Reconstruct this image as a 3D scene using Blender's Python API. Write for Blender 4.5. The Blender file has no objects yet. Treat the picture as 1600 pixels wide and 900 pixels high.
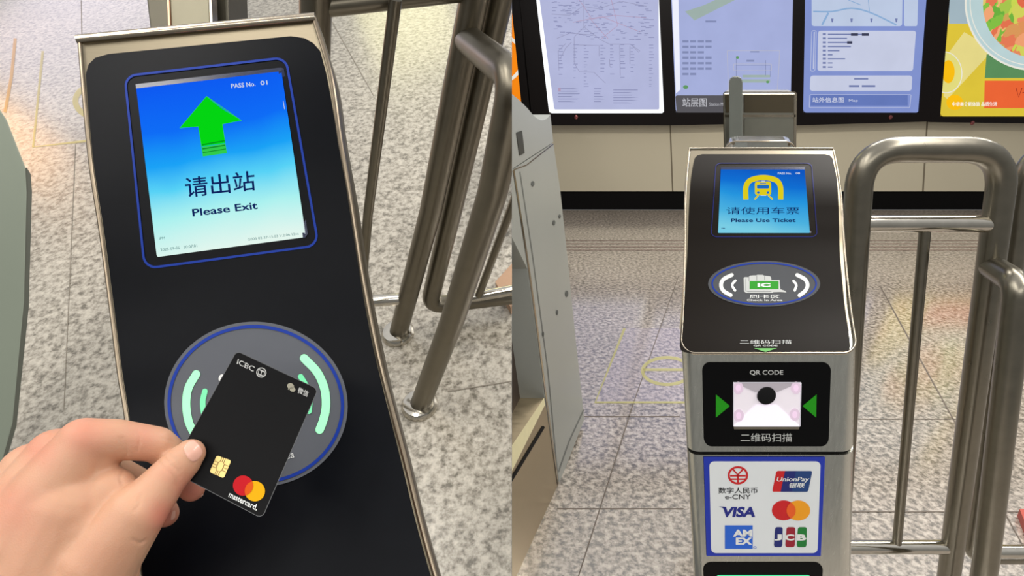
import bpy, bmesh, math, random
import numpy as np
from mathutils import Vector, Matrix
random.seed(7)
SC = bpy.context.scene
COL = SC.collection
# ------------------------------------------------------------------ camera, world, lights, exposure
F = 900.0
TH = math.atan(342/900)
ST, CT = math.sin(TH), math.cos(TH)
CAM = Vector((0, 0, 1.5))
cd = bpy.data.cameras.new('camera'); co = bpy.data.objects.new('camera', cd); COL.objects.link(co)
cd.sensor_width = 36; cd.lens = 36*F/1600; cd.clip_start = .01
co.location = CAM; co.rotation_euler = (math.pi/2-TH, 0, 0)
SC.camera = co
w = bpy.data.worlds.new('station_light'); SC.world = w; w.use_nodes = True
wb = w.node_tree.nodes['Background']; wb.inputs[1].default_value = 1
_n, _l = w.node_tree.nodes, w.node_tree.links      # bright ceiling, dimmer hall around, dark low down
_tc = _n.new('ShaderNodeTexCoord'); _sp = _n.new('ShaderNodeSeparateXYZ'); _rp = _n.new('ShaderNodeValToRGB'); _mr = _n.new('ShaderNodeMapRange')
_mr.inputs[1].default_value = -1; _l.new(_tc.outputs['Generated'], _sp.inputs[0]); _l.new(_sp.outputs[2], _mr.inputs[0]); _l.new(_mr.outputs[0], _rp.inputs[0]); _l.new(_rp.outputs[0], wb.inputs[0])
for _e, (_p, _c) in zip([_rp.color_ramp.elements[0], _rp.color_ramp.elements[1], _rp.color_ramp.elements.new(.5), _rp.color_ramp.elements.new(.68)],
    ((0, (.10, .10, .095, 1)), (1, (.52, .53, .54, 1)), (.5, (.30, .295, .28, 1)), (.68, (.42, .42, .41, 1)))): _e.position = _p; _e.color = _c
def cam2w0(x, y, zb): return Vector((x, y*ST - zb*CT, y*CT + zb*ST))
def area(name, loc, rot, sx, sy, power, col=(1, .96, .9)):
    l = bpy.data.lights.new(name, 'AREA'); l.shape = 'RECTANGLE'; l.size = sx; l.size_y = sy; l.energy = power; l.color = col
    o = bpy.data.objects.new(name, l); COL.objects.link(o); o.location = loc; o.rotation_euler = rot
    return o
NLD = cam2w0(-.058, .689, .722).normalized()     # straight up in the left-hand place
def over(p, h, px, sx, sy, power, col=(1, .96, .9)):
    area('ceiling_lamp', CAM+Vector(p)+NLD*h, NLD.to_track_quat('Z', 'Y').to_euler(), sx, sy, power, col)
area('ceiling_lamp', (1.9, 1.2, 3.3), (0, 0, 0), .35, 3.2, 62)
area('ceiling_lamp', (2.6, 3.3, 3.3), (0, 0, 0), 4.0, .3, 110)
area('ceiling_lamp', (.9, -1.8, 3.2), (math.radians(-25), 0, 0), 2.0, .35, 45)
over((-1.2, .5, 0), 2.0, 0, .3, 2.6, 35)
over((-2.6, 1.2, 0), 2.2, 0, .3, 2.6, 33)
over((-.4, -1.6, 0), 1.6, 0, 2.0, .3, 22)
vs = SC.view_settings; vs.view_transform = 'Standard'; vs.look = 'None'; vs.gamma = 1; vs.use_curve_mapping = False; vs.exposure = 0

# ------------------------------------------------------------------ geometry helpers
def cam2w(x, y, zb):                      # camera axes (right, up, back) to world direction
    return Vector((x, y*ST - zb*CT, y*CT + zb*ST))
def ray(px, py): return cam2w((px-800)/F, (450-py)/F, -1)
def P(px, py, d): return CAM + ray(px, py)*d
def proj(p):
    q = Vector(p)-CAM
    d = q.y*CT - q.z*ST; u = q.y*ST + q.z*CT
    return 800+F*q.x/d, 450-F*u/d, d
class Plane:
    def __init__(s, pt, n):
        s.pt = Vector(pt); s.n = Vector(n).normalized()
        if s.n.dot(CAM-s.pt) < 0: s.n = -s.n
    def hit(s, px, py):
        r = ray(px, py); t = (s.pt-CAM).dot(s.n)/r.dot(s.n)
        return CAM+r*t, s.n
def crom(pts, n):
    pts = [Vector(p) for p in pts]; out = []
    e = [2*pts[0]-pts[1]]+pts+[2*pts[-1]-pts[-2]]
    for i in range(1, len(e)-2):
        a, b, c, d = e[i-1:i+3]
        for k in range(n):
            t = k/n
            out.append(.5*((2*b)+(c-a)*t+(2*a-5*b+4*c-d)*t*t+(3*b-a-3*c+d)*t**3))
    out.append(pts[-1]); return out
class RowSurf:
    def __init__(s, L, R):
        s.L, s.R = L, R
        s.pl = [proj(p) for p in L]; s.pr = [proj(p) for p in R]
    def hit(s, px, py):
        best = None; n = len(s.L)
        def f(i):
            a, b = s.pl[i], s.pr[i]
            return (b[0]-a[0])*(py-a[1])-(b[1]-a[1])*(px-a[0])
        j = None; prev = f(0)
        for i in range(1, n):
            cur = f(i)
            if prev*cur <= 0: j = i-1; break
            prev = cur
        if j is None: j = 0 if abs(f(0)) < abs(f(n-1)) else n-2
        fj, fk = f(j), f(j+1)
        t = fj/(fj-fk) if fj != fk else 0
        nr = s.nrm(j)*(1-t)+s.nrm(min(j+1, n-2))*t
        a = s.L[j]*(1-t)+s.L[j+1]*t; b = s.R[j]*(1-t)+s.R[j+1]*t
        m = (b-a).cross(s.L[j+1]-s.L[j]).normalized()
        r = ray(px, py); k = (a-CAM).dot(m)/r.dot(m)
        nr.normalize()
        return CAM+r*k, nr
    def nrm(s, j):
        m = (s.R[j]-s.L[j]).cross(s.L[j+1]-s.L[j]).normalized()
        return m if m.dot(CAM-s.L[j]) > 0 else -m

# ------------------------------------------------------------------ object helpers
def finish(o, m=None, parent=None, smooth=False, label=None, kind=None):
    COL.objects.link(o)
    if m and not o.data.materials: o.data.materials.append(m)
    if smooth:
        for p in o.data.polygons: p.use_smooth = True
        if smooth != 'all': o.data.set_sharp_from_angle(angle=math.radians(35))
    if parent:
        o.parent = parent
        if parent.type == 'EMPTY': o.matrix_parent_inverse = Matrix.Translation(-parent.location)
    if label: o['label'] = label
    if kind: o['kind'] = kind
    return o
def mobj(name, vs_, fs, m, parent=None, smooth=False, label=None, kind=None, clip=0):
    me = bpy.data.meshes.new(name)
    bm = bmesh.new()
    vv = [bm.verts.new(v) for v in vs_]
    for f in fs:
        try: bm.faces.new([vv[i] for i in f])
        except ValueError: pass
    if clip: clipx(bm, clip)
    bmesh.ops.recalc_face_normals(bm, faces=bm.faces)
    bm.to_mesh(me); bm.free()
    return finish(bpy.data.objects.new(name, me), m, parent, smooth, label, kind)
def clipx(bm, side):                      # the two places end where they meet
    g = bm.verts[:]+bm.edges[:]+bm.faces[:]
    r = bmesh.ops.bisect_plane(bm, geom=g, plane_co=(0, 0, 0), plane_no=(-side, 0, 0), clear_outer=True)
    ed = [e for e in r['geom_cut'] if isinstance(e, bmesh.types.BMEdge)]
    if ed:
        try: bmesh.ops.holes_fill(bm, edges=ed, sides=0)
        except Exception: pass
def thing(name, label, cat, loc, group=None):
    o = bpy.data.objects.new(name, None); COL.objects.link(o); o.empty_display_size = .05
    o.location = loc; o['label'] = label; o['category'] = cat
    if group: o['group'] = group
    return o
def tag(o, label, cat, group=None):
    o['label'] = label; o['category'] = cat
    if group: o['group'] = group
    return o
def ngonz(pts, thick, ndir):              # prism from planar outline
    n = len(pts); d = Vector(ndir)*thick
    v = [Vector(p) for p in pts]+[Vector(p)+d for p in pts]
    f = [tuple(range(n)), tuple(range(2*n-1, n-1, -1))]+[(i, (i+1) % n, n+(i+1) % n, n+i) for i in range(n)]
    return v, f
def bevel(o, wd, seg=2):
    bm = bmesh.new(); bm.from_mesh(o.data)
    bmesh.ops.bevel(bm, geom=[e for e in bm.edges if e.is_manifold and e.calc_face_angle(0) > .5], offset=wd, segments=seg, profile=.5, affect='EDGES')
    bm.to_mesh(o.data); bm.free()
    return o
def fillet(pts, r, n=8):
    pts = [Vector(p) for p in pts]; out = [pts[0]]
    for i in range(1, len(pts)-1):
        a, b, c = pts[i-1:i+2]
        rr = r[i-1] if isinstance(r, (list, tuple)) else r
        p = b+(a-b).normalized()*rr; q = b+(c-b).normalized()*rr
        for k in range(n+1):
            t = k/n; out.append((1-t)**2*p+2*t*(1-t)*b+t*t*q)
    out.append(pts[-1]); return out
def sweep(pts, rad, n=24, cap=True):
    pts = [Vector(p) for p in pts]; N = len(pts); V = []; Fc = []
    tang = [(pts[min(i+1, N-1)]-pts[max(i-1, 0)]).normalized() for i in range(N)]
    up = tang[0].orthogonal().normalized()
    for i in range(N):
        t = tang[i]; up = (up-t*up.dot(t)).normalized(); s = t.cross(up)
        r = rad[i] if isinstance(rad, (list, tuple)) else rad
        for k in range(n):
            a = 2*math.pi*k/n; V.append(pts[i]+(up*math.cos(a)+s*math.sin(a))*r)
    for i in range(N-1):
        for k in range(n):
            Fc.append((i*n+k, i*n+(k+1) % n, (i+1)*n+(k+1) % n, (i+1)*n+k))
    if cap: Fc += [tuple(range(n-1, -1, -1)), tuple(range((N-1)*n, N*n))]
    return V, Fc
def tube(name, pts, r, m, parent=None, clip=0, label=None, n=24):
    V, Fc = sweep(pts, r, n)
    return mobj(name, V, Fc, m, parent, True, label, clip=clip)
def lathe(name, base, axis, prof, m, parent=None, n=32, label=None):
    axis = Vector(axis).normalized(); u = axis.orthogonal().normalized(); s = axis.cross(u); V = []; Fc = []
    for (r, h) in prof:
        for k in range(n):
            a = 2*math.pi*k/n; V.append(Vector(base)+axis*h+(u*math.cos(a)+s*math.sin(a))*r)
    for i in range(len(prof)-1):
        for k in range(n): Fc.append((i*n+k, i*n+(k+1) % n, (i+1)*n+(k+1) % n, (i+1)*n+k))
    Fc += [tuple(range(n)), tuple(range((len(prof)-1)*n, len(prof)*n))]
    return mobj(name, V, Fc, m, parent, True, label)

# ------------------------------------------------------------------ printed shapes, drawn on a surface
def homog(q):
    src = [(0, 0), (1, 0), (1, 1), (0, 1)]; A = []; b = []
    for (x, y), (u, v) in zip(src, q):
        A.append([x, y, 1, 0, 0, 0, -u*x, -u*y]); b.append(u)
        A.append([0, 0, 0, x, y, 1, -v*x, -v*y]); b.append(v)
    h = np.linalg.solve(np.array(A, float), np.array(b, float))
    return lambda x, y: ((h[0]*x+h[1]*y+h[2])/(h[6]*x+h[7]*y+1), (h[3]*x+h[4]*y+h[5])/(h[6]*x+h[7]*y+1))
_tc = {}
def text_raw(body, bold=0):
    k = (body, bold)
    if k in _tc: return _tc[k]
    c = bpy.data.curves.new('t', 'FONT'); c.body = body; c.offset = bold; c.resolution_u = 3
    o = bpy.data.objects.new('t', c); COL.objects.link(o)
    dg = bpy.context.evaluated_depsgraph_get(); me = bpy.data.meshes.new_from_object(o.evaluated_get(dg))
    v = np.array([x.co[:2] for x in me.vertices]); f = [tuple(p.vertices) for p in me.polygons]
    bpy.data.objects.remove(o); bpy.data.curves.remove(c); bpy.data.meshes.remove(me)
    if len(v) == 0: print('EMPTY TEXT', body); v = np.zeros((1, 2)); f = []
    lo = v.min(0); sz = np.maximum(v.max(0)-lo, 1e-6)
    v = (v-lo)/sz; v[:, 1] = 1-v[:, 1]
    _tc[k] = (v, f); return _tc[k]
def box4(x0, y0, x1, y1): return [(x0, y0), (x1, y0), (x1, y1), (x0, y1)]
def text(body, q, bold=0.0, skew=0):
    v, f = text_raw(body, bold)
    if len(q) == 4 and not isinstance(q[0], tuple): q = box4(*q)
    H = homog(q)
    return [H(x+(1-y)*skew, y) for x, y in v], f
def poly(*pts): return list(pts), [tuple(range(len(pts)))]
def ell(cx, cy, rx, ry, ang=0, n=40, rings=4):
    ca, sa = math.cos(ang), math.sin(ang); v = [(cx, cy)]; f = []
    for r in range(1, rings+1):
        for k in range(n):
            a = 2*math.pi*k/n; x = rx*r/rings*math.cos(a); y = ry*r/rings*math.sin(a)
            v.append((cx+x*ca-y*sa, cy+x*sa+y*ca))
    for k in range(n): f.append((0, 1+k, 1+(k+1) % n))
    for r in range(rings-1):
        for k in range(n):
            a = 1+r*n; f.append((a+k, a+(k+1) % n, a+n+(k+1) % n, a+n+k))
    return v, f
def ring(cx, cy, rx, ry, wd, ang=0, n=64, a0=0, a1=360):
    pts = []
    ca, sa = math.cos(ang), math.sin(ang)
    full = (a1-a0) >= 360
    for k in range(n+1):
        a = math.radians(a0+(a1-a0)*k/n); x = rx*math.cos(a); y = ry*math.sin(a)
        pts.append((cx+x*ca-y*sa, cy+x*sa+y*ca))
    return stroke(pts, wd, closed=full, cap=False)
def stroke(pts, wd, closed=False, cap=True, smooth=0):
    if smooth: pts = [(p.x, p.y) for p in crom([Vector((x, y, 0)) for x, y in pts], smooth)]
    if closed and pts[0] == pts[-1]: pts = pts[:-1]
    p = [Vector((x, y)) for x, y in pts]; N = len(p); v = []; f = []
    for i in range(N):
        if closed: t = p[(i+1) % N]-p[i-1]
        else: t = p[min(i+1, N-1)]-p[max(i-1, 0)]
        if t.length < 1e-9: t = Vector((1, 0))
        t.normalize(); nn = Vector((-t.y, t.x))
        ww = wd[i] if isinstance(wd, (list, tuple)) and len(wd) == N else (wd if not isinstance(wd, (list, tuple)) else wd[0])
        v += [tuple(p[i]+nn*ww/2), tuple(p[i]-nn*ww/2)]
    for i in range(N if closed else N-1):
        j = (i+1) % N; f.append((2*i, 2*j, 2*j+1, 2*i+1))
    if cap and not closed:
        for (c, q) in ((p[0], p[1]), (p[-1], p[-2])):
            t = (c-q).normalized(); nn = Vector((-t.y, t.x)); b = len(v)
            r = (wd if not isinstance(wd, (list, tuple)) else wd[0])/2
            for k in range(9):
                a = math.pi*k/8; v.append(tuple(c+nn*r*math.cos(a)+t*r*math.sin(a)))
            f.append(tuple(range(b, b+9)))
    return v, f
def rrgrid(q, rx, ry, n=16):              # filled rounded rectangle
    if not isinstance(q[0], tuple): q = box4(*q)
    H = homog(q); vs_ = []; f = []
    ys = sorted(set([ry*(1-math.cos(math.pi/2*k/6)) for k in range(7)]+[1-ry*(1-math.cos(math.pi/2*k/6)) for k in range(7)]+[ry+(1-2*ry)*k/n for k in range(n+1)]))
    for y in ys:
        e = min(y, 1-y); ins = 0
        if e < ry and ry > 0: ins = rx*(1-math.sqrt(max(0, 1-((ry-e)/ry)**2)))
        for k in range(n+1):
            x = ins+(1-2*ins)*k/n; vs_.append(H(x, y))
    for i in range(len(ys)-1):
        for k in range(n): a = i*(n+1)+k; f.append((a, a+1, a+n+2, a+n+1))
    return vs_, f
def rrline(q, rx, ry, wd, n=10):
    if not isinstance(q[0], tuple): q = box4(*q)
    H = homog(q); pts = []
    for cx, cy, a0 in ((rx, ry, 180), (1-rx, ry, 270), (1-rx, 1-ry, 0), (rx, 1-ry, 90)):
        for k in range(n+1):
            a = math.radians(a0+90*k/n); pts.append(H(cx+rx*math.cos(a), cy+ry*math.sin(a)))
        nx = {180: (1-rx, 0), 270: (1, 1-ry), 0: (rx, 1), 90: (0, ry)}[a0]
        lx, ly = cx+rx*math.cos(math.radians(a0+90)), cy+ry*math.sin(math.radians(a0+90))
        for k in range(1, 12): pts.append(H(lx+(nx[0]-lx)*k/12, ly+(nx[1]-ly)*k/12))
    return stroke(pts, wd, closed=True)
def draw(name, surf, items, m, parent, off=.0005, label=None, kind=None, clip=0, join=False):
    V = []; Fc = []
    if not isinstance(items, list): items = [items]
    if len(items) > 1 and kind is None and parent is not None and not join:
        return [draw(name, surf, [it_], m, parent, off, label, None, clip, True) for it_ in items][0]
    for v, f in items:
        b = len(V)
        for x, y in v:
            p, n = surf.hit(x, y); V.append(p+n*off)
        Fc += [tuple(b+i for i in t) for t in f]
    return mobj(name, V, Fc, m, parent, False, label, kind, clip=clip)

# ------------------------------------------------------------------ materials
def lin(c):
    return tuple(((x/255)/12.92 if x/255 <= .04045 else ((x/255+.055)/1.055)**2.4) for x in c)+(1,)
def nt(name):
    m = bpy.data.materials.new(name); m.use_nodes = True
    return m, m.node_tree.nodes, m.node_tree.links, m.node_tree.nodes['Principled BSDF']
def mat(name, rgb, rough=.5, metal=0, var=.06, scale=40, coat=0, spec=.5, alpha=1, bump=0):
    m, N, L, b = nt(name)
    c = lin(rgb)
    b.inputs['Roughness'].default_value = rough; b.inputs['Metallic'].default_value = metal
    b.inputs['Coat Weight'].default_value = coat; b.inputs['Specular IOR Level'].default_value = spec
    b.inputs['Alpha'].default_value = alpha
    tc = N.new('ShaderNodeTexCoord'); nz = N.new('ShaderNodeTexNoise'); nz.inputs['Scale'].default_value = scale; nz.inputs['Detail'].default_value = 4
    mx = N.new('ShaderNodeMix'); mx.data_type = 'RGBA'
    mx.inputs[6].default_value = tuple(x*(1-var) for x in c[:3])+(1,); mx.inputs[7].default_value = tuple(min(1, x*(1+var)) for x in c[:3])+(1,)
    L.new(tc.outputs['Object'], nz.inputs['Vector']); L.new(nz.outputs['Fac'], mx.inputs[0]); L.new(mx.outputs[2], b.inputs['Base Color'])
    if bump:
        bp = N.new('ShaderNodeBump'); bp.inputs['Strength'].default_value = bump; bp.inputs['Distance'].default_value = .001
        L.new(nz.outputs['Fac'], bp.inputs['Height']); L.new(bp.outputs[0], b.inputs['Normal'])
    return m
def steel(name, rgb, rough, stretch=(3, 3, 300), amt=.12):
    m, N, L, b = nt(name)
    b.inputs['Metallic'].default_value = 1
    tc = N.new('ShaderNodeTexCoord'); mp = N.new('ShaderNodeMapping'); mp.inputs['Scale'].default_value = stretch
    nz = N.new('ShaderNodeTexNoise'); nz.inputs['Scale'].default_value = 3; nz.inputs['Detail'].default_value = 3
    L.new(tc.outputs['Object'], mp.inputs[0]); L.new(mp.outputs[0], nz.inputs['Vector'])
    mr = N.new('ShaderNodeMapRange'); mr.inputs[3].default_value = max(.03, rough-amt); mr.inputs[4].default_value = rough+amt
    L.new(nz.outputs['Fac'], mr.inputs[0]); L.new(mr.outputs[0], b.inputs['Roughness'])
    c = lin(rgb); mx = N.new('ShaderNodeMix'); mx.data_type = 'RGBA'
    mx.inputs[6].default_value = tuple(x*.85 for x in c[:3])+(1,); mx.inputs[7].default_value = tuple(min(1, x*1.12) for x in c[:3])+(1,)
    L.new(nz.outputs['Fac'], mx.inputs[0]); L.new(mx.outputs[2], b.inputs['Base Color'])
    bp = N.new('ShaderNodeBump'); bp.inputs['Strength'].default_value = .04; bp.inputs['Distance'].default_value = .0003
    L.new(nz.outputs['Fac'], bp.inputs['Height']); L.new(bp.outputs[0], b.inputs['Normal'])
    return m
def emit(name, rgb, s=1, base=(3, 3, 3), rough=.3):
    m, N, L, b = nt(name)
    b.inputs['Base Color'].default_value = lin(base); b.inputs['Roughness'].default_value = rough
    b.inputs['Emission Strength'].default_value = s; b.inputs['Specular IOR Level'].default_value = 0
    tc = N.new('ShaderNodeTexCoord'); nz = N.new('ShaderNodeTexNoise'); nz.inputs['Scale'].default_value = 5
    c = lin(rgb); mx = N.new('ShaderNodeMix'); mx.data_type = 'RGBA'
    mx.inputs[6].default_value = tuple(x*.92 for x in c[:3])+(1,); mx.inputs[7].default_value = tuple(x*1.05 for x in c[:3])+(1,)
    L.new(tc.outputs['Object'], nz.inputs['Vector']); L.new(nz.outputs['Fac'], mx.inputs[0]); L.new(mx.outputs[2], b.inputs['Emission Color'])
    return m
def emit_ramp(name, a, b_, stops, s=1):   # screen picture: ramp from world point a to world point b_
    m, N, L, b = nt(name)
    b.inputs['Base Color'].default_value = (.002, .002, .002, 1); b.inputs['Roughness'].default_value = .25; b.inputs['Specular IOR Level'].default_value = 0; b.inputs['Emission Strength'].default_value = s
    g = N.new('ShaderNodeNewGeometry'); sb = N.new('ShaderNodeVectorMath'); sb.operation = 'SUBTRACT'; sb.inputs[1].default_value = a
    dt = N.new('ShaderNodeVectorMath'); dt.operation = 'DOT_PRODUCT'; d = (b_-a); dt.inputs[1].default_value = d/d.length_squared
    nz = N.new('ShaderNodeTexNoise'); nz.inputs['Scale'].default_value = 14
    ad = N.new('ShaderNodeMath'); ad.operation = 'MULTIPLY_ADD'; ad.inputs[1].default_value = .16
    rp = N.new('ShaderNodeValToRGB')
    tc = N.new('ShaderNodeTexCoord'); L.new(tc.outputs['Object'], sb.inputs[0]); L.new(sb.outputs[0], dt.inputs[0])
    L.new(tc.outputs['Object'], nz.inputs['Vector']); L.new(nz.outputs['Fac'], ad.inputs[0]); L.new(dt.outputs['Value'], ad.inputs[2]); 
    sh = N.new('ShaderNodeMath'); sh.operation = 'SUBTRACT'; sh.inputs[1].default_value = .08; L.new(ad.outputs[0], sh.inputs[0])
    L.new(sh.outputs[0], rp.inputs[0]); L.new(rp.outputs[0], b.inputs['Emission Color'])
    el = rp.color_ramp.elements
    while len(el) < len(stops): el.new(.5)
    for e, (p, c) in zip(el, stops): e.position = p; e.color = lin(c)
    N.remove(g)
    return m
def granite(name, stops, scale, rough=.12, coat=.6, ior=2.0, big=(.9, 1.08), bl=None, rot=0):
    m, N, L, b = nt(name)
    tc = N.new('ShaderNodeTexCoord')
    n1 = N.new('ShaderNodeTexNoise'); n1.inputs['Scale'].default_value = scale; n1.inputs['Detail'].default_value = 3; n1.inputs['Roughness'].default_value = .6
    n2 = N.new('ShaderNodeTexNoise'); n2.inputs['Scale'].default_value = scale*3.1; n2.inputs['Detail'].default_value = 2
    n3 = N.new('ShaderNodeTexNoise'); n3.inputs['Scale'].default_value = 1.3
    for n in (n1, n2, n3): L.new(tc.outputs['Object'], n.inputs['Vector'])
    ad = N.new('ShaderNodeMath'); ad.operation = 'MULTIPLY_ADD'; ad.inputs[1].default_value = .28
    L.new(n2.outputs['Fac'], ad.inputs[0]); L.new(n1.outputs['Fac'], ad.inputs[2])
    sb = N.new('ShaderNodeMath'); sb.operation = 'SUBTRACT'; sb.inputs[1].default_value = .14; L.new(ad.outputs[0], sb.inputs[0])
    rp = N.new('ShaderNodeValToRGB'); L.new(sb.outputs[0], rp.inputs[0]); el = rp.color_ramp.elements
    while len(el) < len(stops): el.new(.5)
    for e, (p, c) in zip(el, stops): e.position = p; e.color = lin(c)
    mr = N.new('ShaderNodeMapRange'); mr.inputs[1].default_value = .3; mr.inputs[2].default_value = .7; mr.inputs[3].default_value = big[0]; mr.inputs[4].default_value = big[1]
    L.new(n3.outputs['Fac'], mr.inputs[0])
    vm = N.new('ShaderNodeVectorMath'); vm.operation = 'SCALE'; L.new(rp.outputs[0], vm.inputs[0]); L.new(mr.outputs[0], vm.inputs['Scale'])
    L.new(vm.outputs[0], b.inputs['Base Color'])
    b.inputs['Roughness'].default_value = .35; b.inputs['Coat Weight'].default_value = coat; b.inputs['Coat Roughness'].default_value = rough; b.inputs['Coat IOR'].default_value = ior
    return m

M = {}
M['granite_r'] = granite('granite_floor', [(.34, (88, 80, 70)), (.45, (132, 122, 110)), (.55, (172, 160, 147)), (.68, (198, 187, 173))], 44, rough=.13, ior=2.3, coat=1)
M['granite_l'] = granite('granite_floor_pale', [(.31, (98, 92, 80)), (.44, (144, 137, 124)), (.55, (172, 165, 152)), (.70, (192, 185, 171))], 52, rough=.2, coat=.5, ior=1.6)
M['joint'] = mat('joint', (98, 88, 78), .7)
M['groove'] = mat('groove', (120, 96, 84), .6)
M['wall'] = mat('beige_panel', (186, 177, 154), .35, var=.03, scale=2, coat=.3)
M['walljoint'] = mat('wall_joint', (112, 102, 84), .7)
M['black'] = mat('black_base', (6, 5, 5), .5, spec=.1)
M['frame'] = mat('black_frame', (12, 6, 6), .35, var=.2, scale=6, spec=.2)
M['steel'] = steel('brushed_steel', (214, 214, 206), .26, (90, 90, 2), .04)
M['steelrim'] = steel('steel_rim', (184, 172, 154), .2, (8, 8, 8), .05)
M['steelhead'] = steel('steel_head', (150, 140, 120), .32, (4, 200, 200), .08)
M['rimdark'] = steel('rim_taupe', (132, 120, 104), .3, (8, 8, 8), .05)
M['steelhead_l'] = steel('steel_head_taupe', (112, 104, 88), .36, (4, 200, 200), .06)
M['pipe'] = steel('pipe_steel', (134, 129, 117), .3, (12, 12, 12), .06)
M['pipeshiny'] = steel('pipe_polished', (195, 190, 180), .12, (12, 12, 12), .04)
M['pipel'] = steel('pipe_steel_worn', (124, 118, 105), .36, (12, 12, 12), .07)
M['panel_r'] = mat('black_acrylic', (20, 14, 8), .42, var=.1, scale=60, spec=.10)
M['panel_l'] = mat('black_acrylic_glossy', (9, 11, 16), .36, var=.2, scale=80, spec=.07)
M['black_print'] = mat('black_print', (6, 6, 7), .3, spec=.15)
M['blue_line'] = mat('blue_line', (26, 56, 150), .4, spec=.1)
M['blue_line_d'] = mat('blue_line_dark', (34, 40, 104), .4, spec=.1)
M['disc'] = mat('disc_grey', (92, 95, 102), .45, spec=.12)
M['disc_r'] = mat('disc_grey_dim', (78, 80, 84), .45, spec=.12)
M['white'] = mat('white_print', (226, 228, 226), .5, spec=.2)
M['whited'] = mat('grey_white_print', (190, 192, 190), .5)
M['green_print'] = mat('green_print', (36, 146, 26), .45, spec=.2)
M['mint'] = emit('mint_backlight', (128, 240, 166), .72, (150, 210, 170))
M['mint_dim'] = emit('mint_backlight_dim', (72, 205, 140), .7, (120, 190, 150))
M['green_scr'] = emit('green_pixels', (0, 240, 20), .78)
M['green_scr_edge'] = emit('green_pixels_edge', (60, 240, 90), .7)
M['green_scr_dark'] = emit('green_pixels_dark', (0, 140, 40), .7)
M['navy_scr'] = emit('navy_pixels', (16, 40, 110), .7)
M['white_scr'] = emit('white_pixels', (235, 245, 255), .78)
M['teal_scr'] = emit('teal_pixels', (90, 150, 150), .7)
M['yellow_scr'] = emit('yellow_pixels', (246, 226, 30), .8)
M['darkblue_scr'] = emit('dark_blue_pixels', (10, 40, 120), .7)
M['screenframe'] = mat('screen_recess', (10, 24, 60), .2)

# ------------------------------------------------------------------ the right-hand place: straight-ahead station hall
KX, KZ = .38, -.169
def G(x, y, z): return Vector((x+KX*y+KZ*z, y, z))
YW = 6.45
WALL = Plane((0, YW, 0), (0, 1, 0)); FLOOR = Plane((0, 0, 0), (0, 0, 1)); BOXF = Plane((0, YW-.12, 0), (0, 1, 0))
BOXS = Plane((0, YW-.105, 0), (0, 1, 0))
mobj('floor', [(0, -.6, 0), (9, -.6, 0), (9, YW, 0), (0, YW, 0)], [(0, 1, 2, 3)], M['granite_r'], kind='structure')
zb = BOXF.hit(1100, 192)[0].z
mobj('wall_back', *ngonz([(0, YW, .2), (9, YW, .2), (9, YW, 4), (0, YW, 4)], .15, (0, 1, 0)), M['wall'], kind='structure')
zt = WALL.hit(1100, 299)[0].z
mobj('baseboard_back', *ngonz([(0, YW+.02, 0), (9, YW+.02, 0), (9, YW+.02, zt), (0, YW+.02, zt)], .1, (0, 1, 0)), M['black'], kind='structure')
for o in bpy.data.objects:
    if o.name == 'wall_back':
        for v in o.data.vertices:
            if v.co.z < .5: v.co.z = zt
draw('trim_1', WALL, [stroke([(1047, 190), (1051, 299)], 2.2, cap=False), stroke([(1449, 185), (1442, 299)], 2.6, cap=False)], M['walljoint'], None, .002, kind='structure')
draw('trim_2', FLOOR, [stroke([(989, 632), (904, 900)], 1.8, cap=False), stroke([(1060, 432), (989, 632)], 1.2, cap=False), stroke([(1376, 449), (1492, 660), (1600, 856)], 2.0, cap=False),
      stroke([(910, 651), (1062, 651)], 1.2, cap=False), stroke([(1326, 655), (1600, 655)], 1.2, cap=False), stroke([(870, 795), (1068, 795)], 1.3, cap=False), stroke([(1320, 800), (1600, 800)], 1.3, cap=False)], M['joint'], None, .0012, kind='structure')
draw('trim_3', FLOOR, [stroke([(802, y), (1598, y)], .9, cap=False) for y in (376, 381, 386, 391)], M['groove'], None, .0012, kind='structure')

# lightboxes
def mbox(name, px, label, cat, group, xs_bot, k_l, k_r, ytop=-260):
    """black framed lightbox; xs_bot = frame left/right px at its bottom y=192"""
    c = BOXF.hit((xs_bot[0]+xs_bot[1])/2, 192)[0]
    t = thing(name, label, cat, (c.x, YW, zb), group)
    pts = [BOXF.hit(xs_bot[0], 192)[0], BOXF.hit(xs_bot[1], 192)[0], BOXF.hit(xs_bot[1]+k_r*(192-ytop), ytop)[0], BOXF.hit(xs_bot[0]+k_l*(192-ytop), ytop)[0]]
    return t, pts
def boxquad(bl, br, tl0, tr0, ytop, extra=0):
    """screen px quad from bottom corners and the x where its sides meet y=0, carried up to ytop"""
    def ext(b, x0): return (x0+(x0-b[0])*(0-ytop)/(b[1]-0), ytop)
    return [ext(bl, tl0), ext(br, tr0), br, bl]
def hollow_frame(outer, inner, m, parent):
    V = []; n = 4
    fr = [Vector(p) for p in outer]; inn = [Vector(p) for p in inner]
    back = [Vector((p.x, YW, p.z)) for p in fr]; ib = [Vector((p.x, YW-.06, p.z)) for p in inn]
    V = fr+inn+back+ib; Fc = []
    for i in range(4):
        j = (i+1) % 4
        Fc += [(i, j, 4+j, 4+i), (i, j, 8+j, 8+i), (4+i, 4+j, 12+j, 12+i)]
    o = mobj('frame', V, Fc, m, parent, clip=1)
    return o
YT = -250
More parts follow.
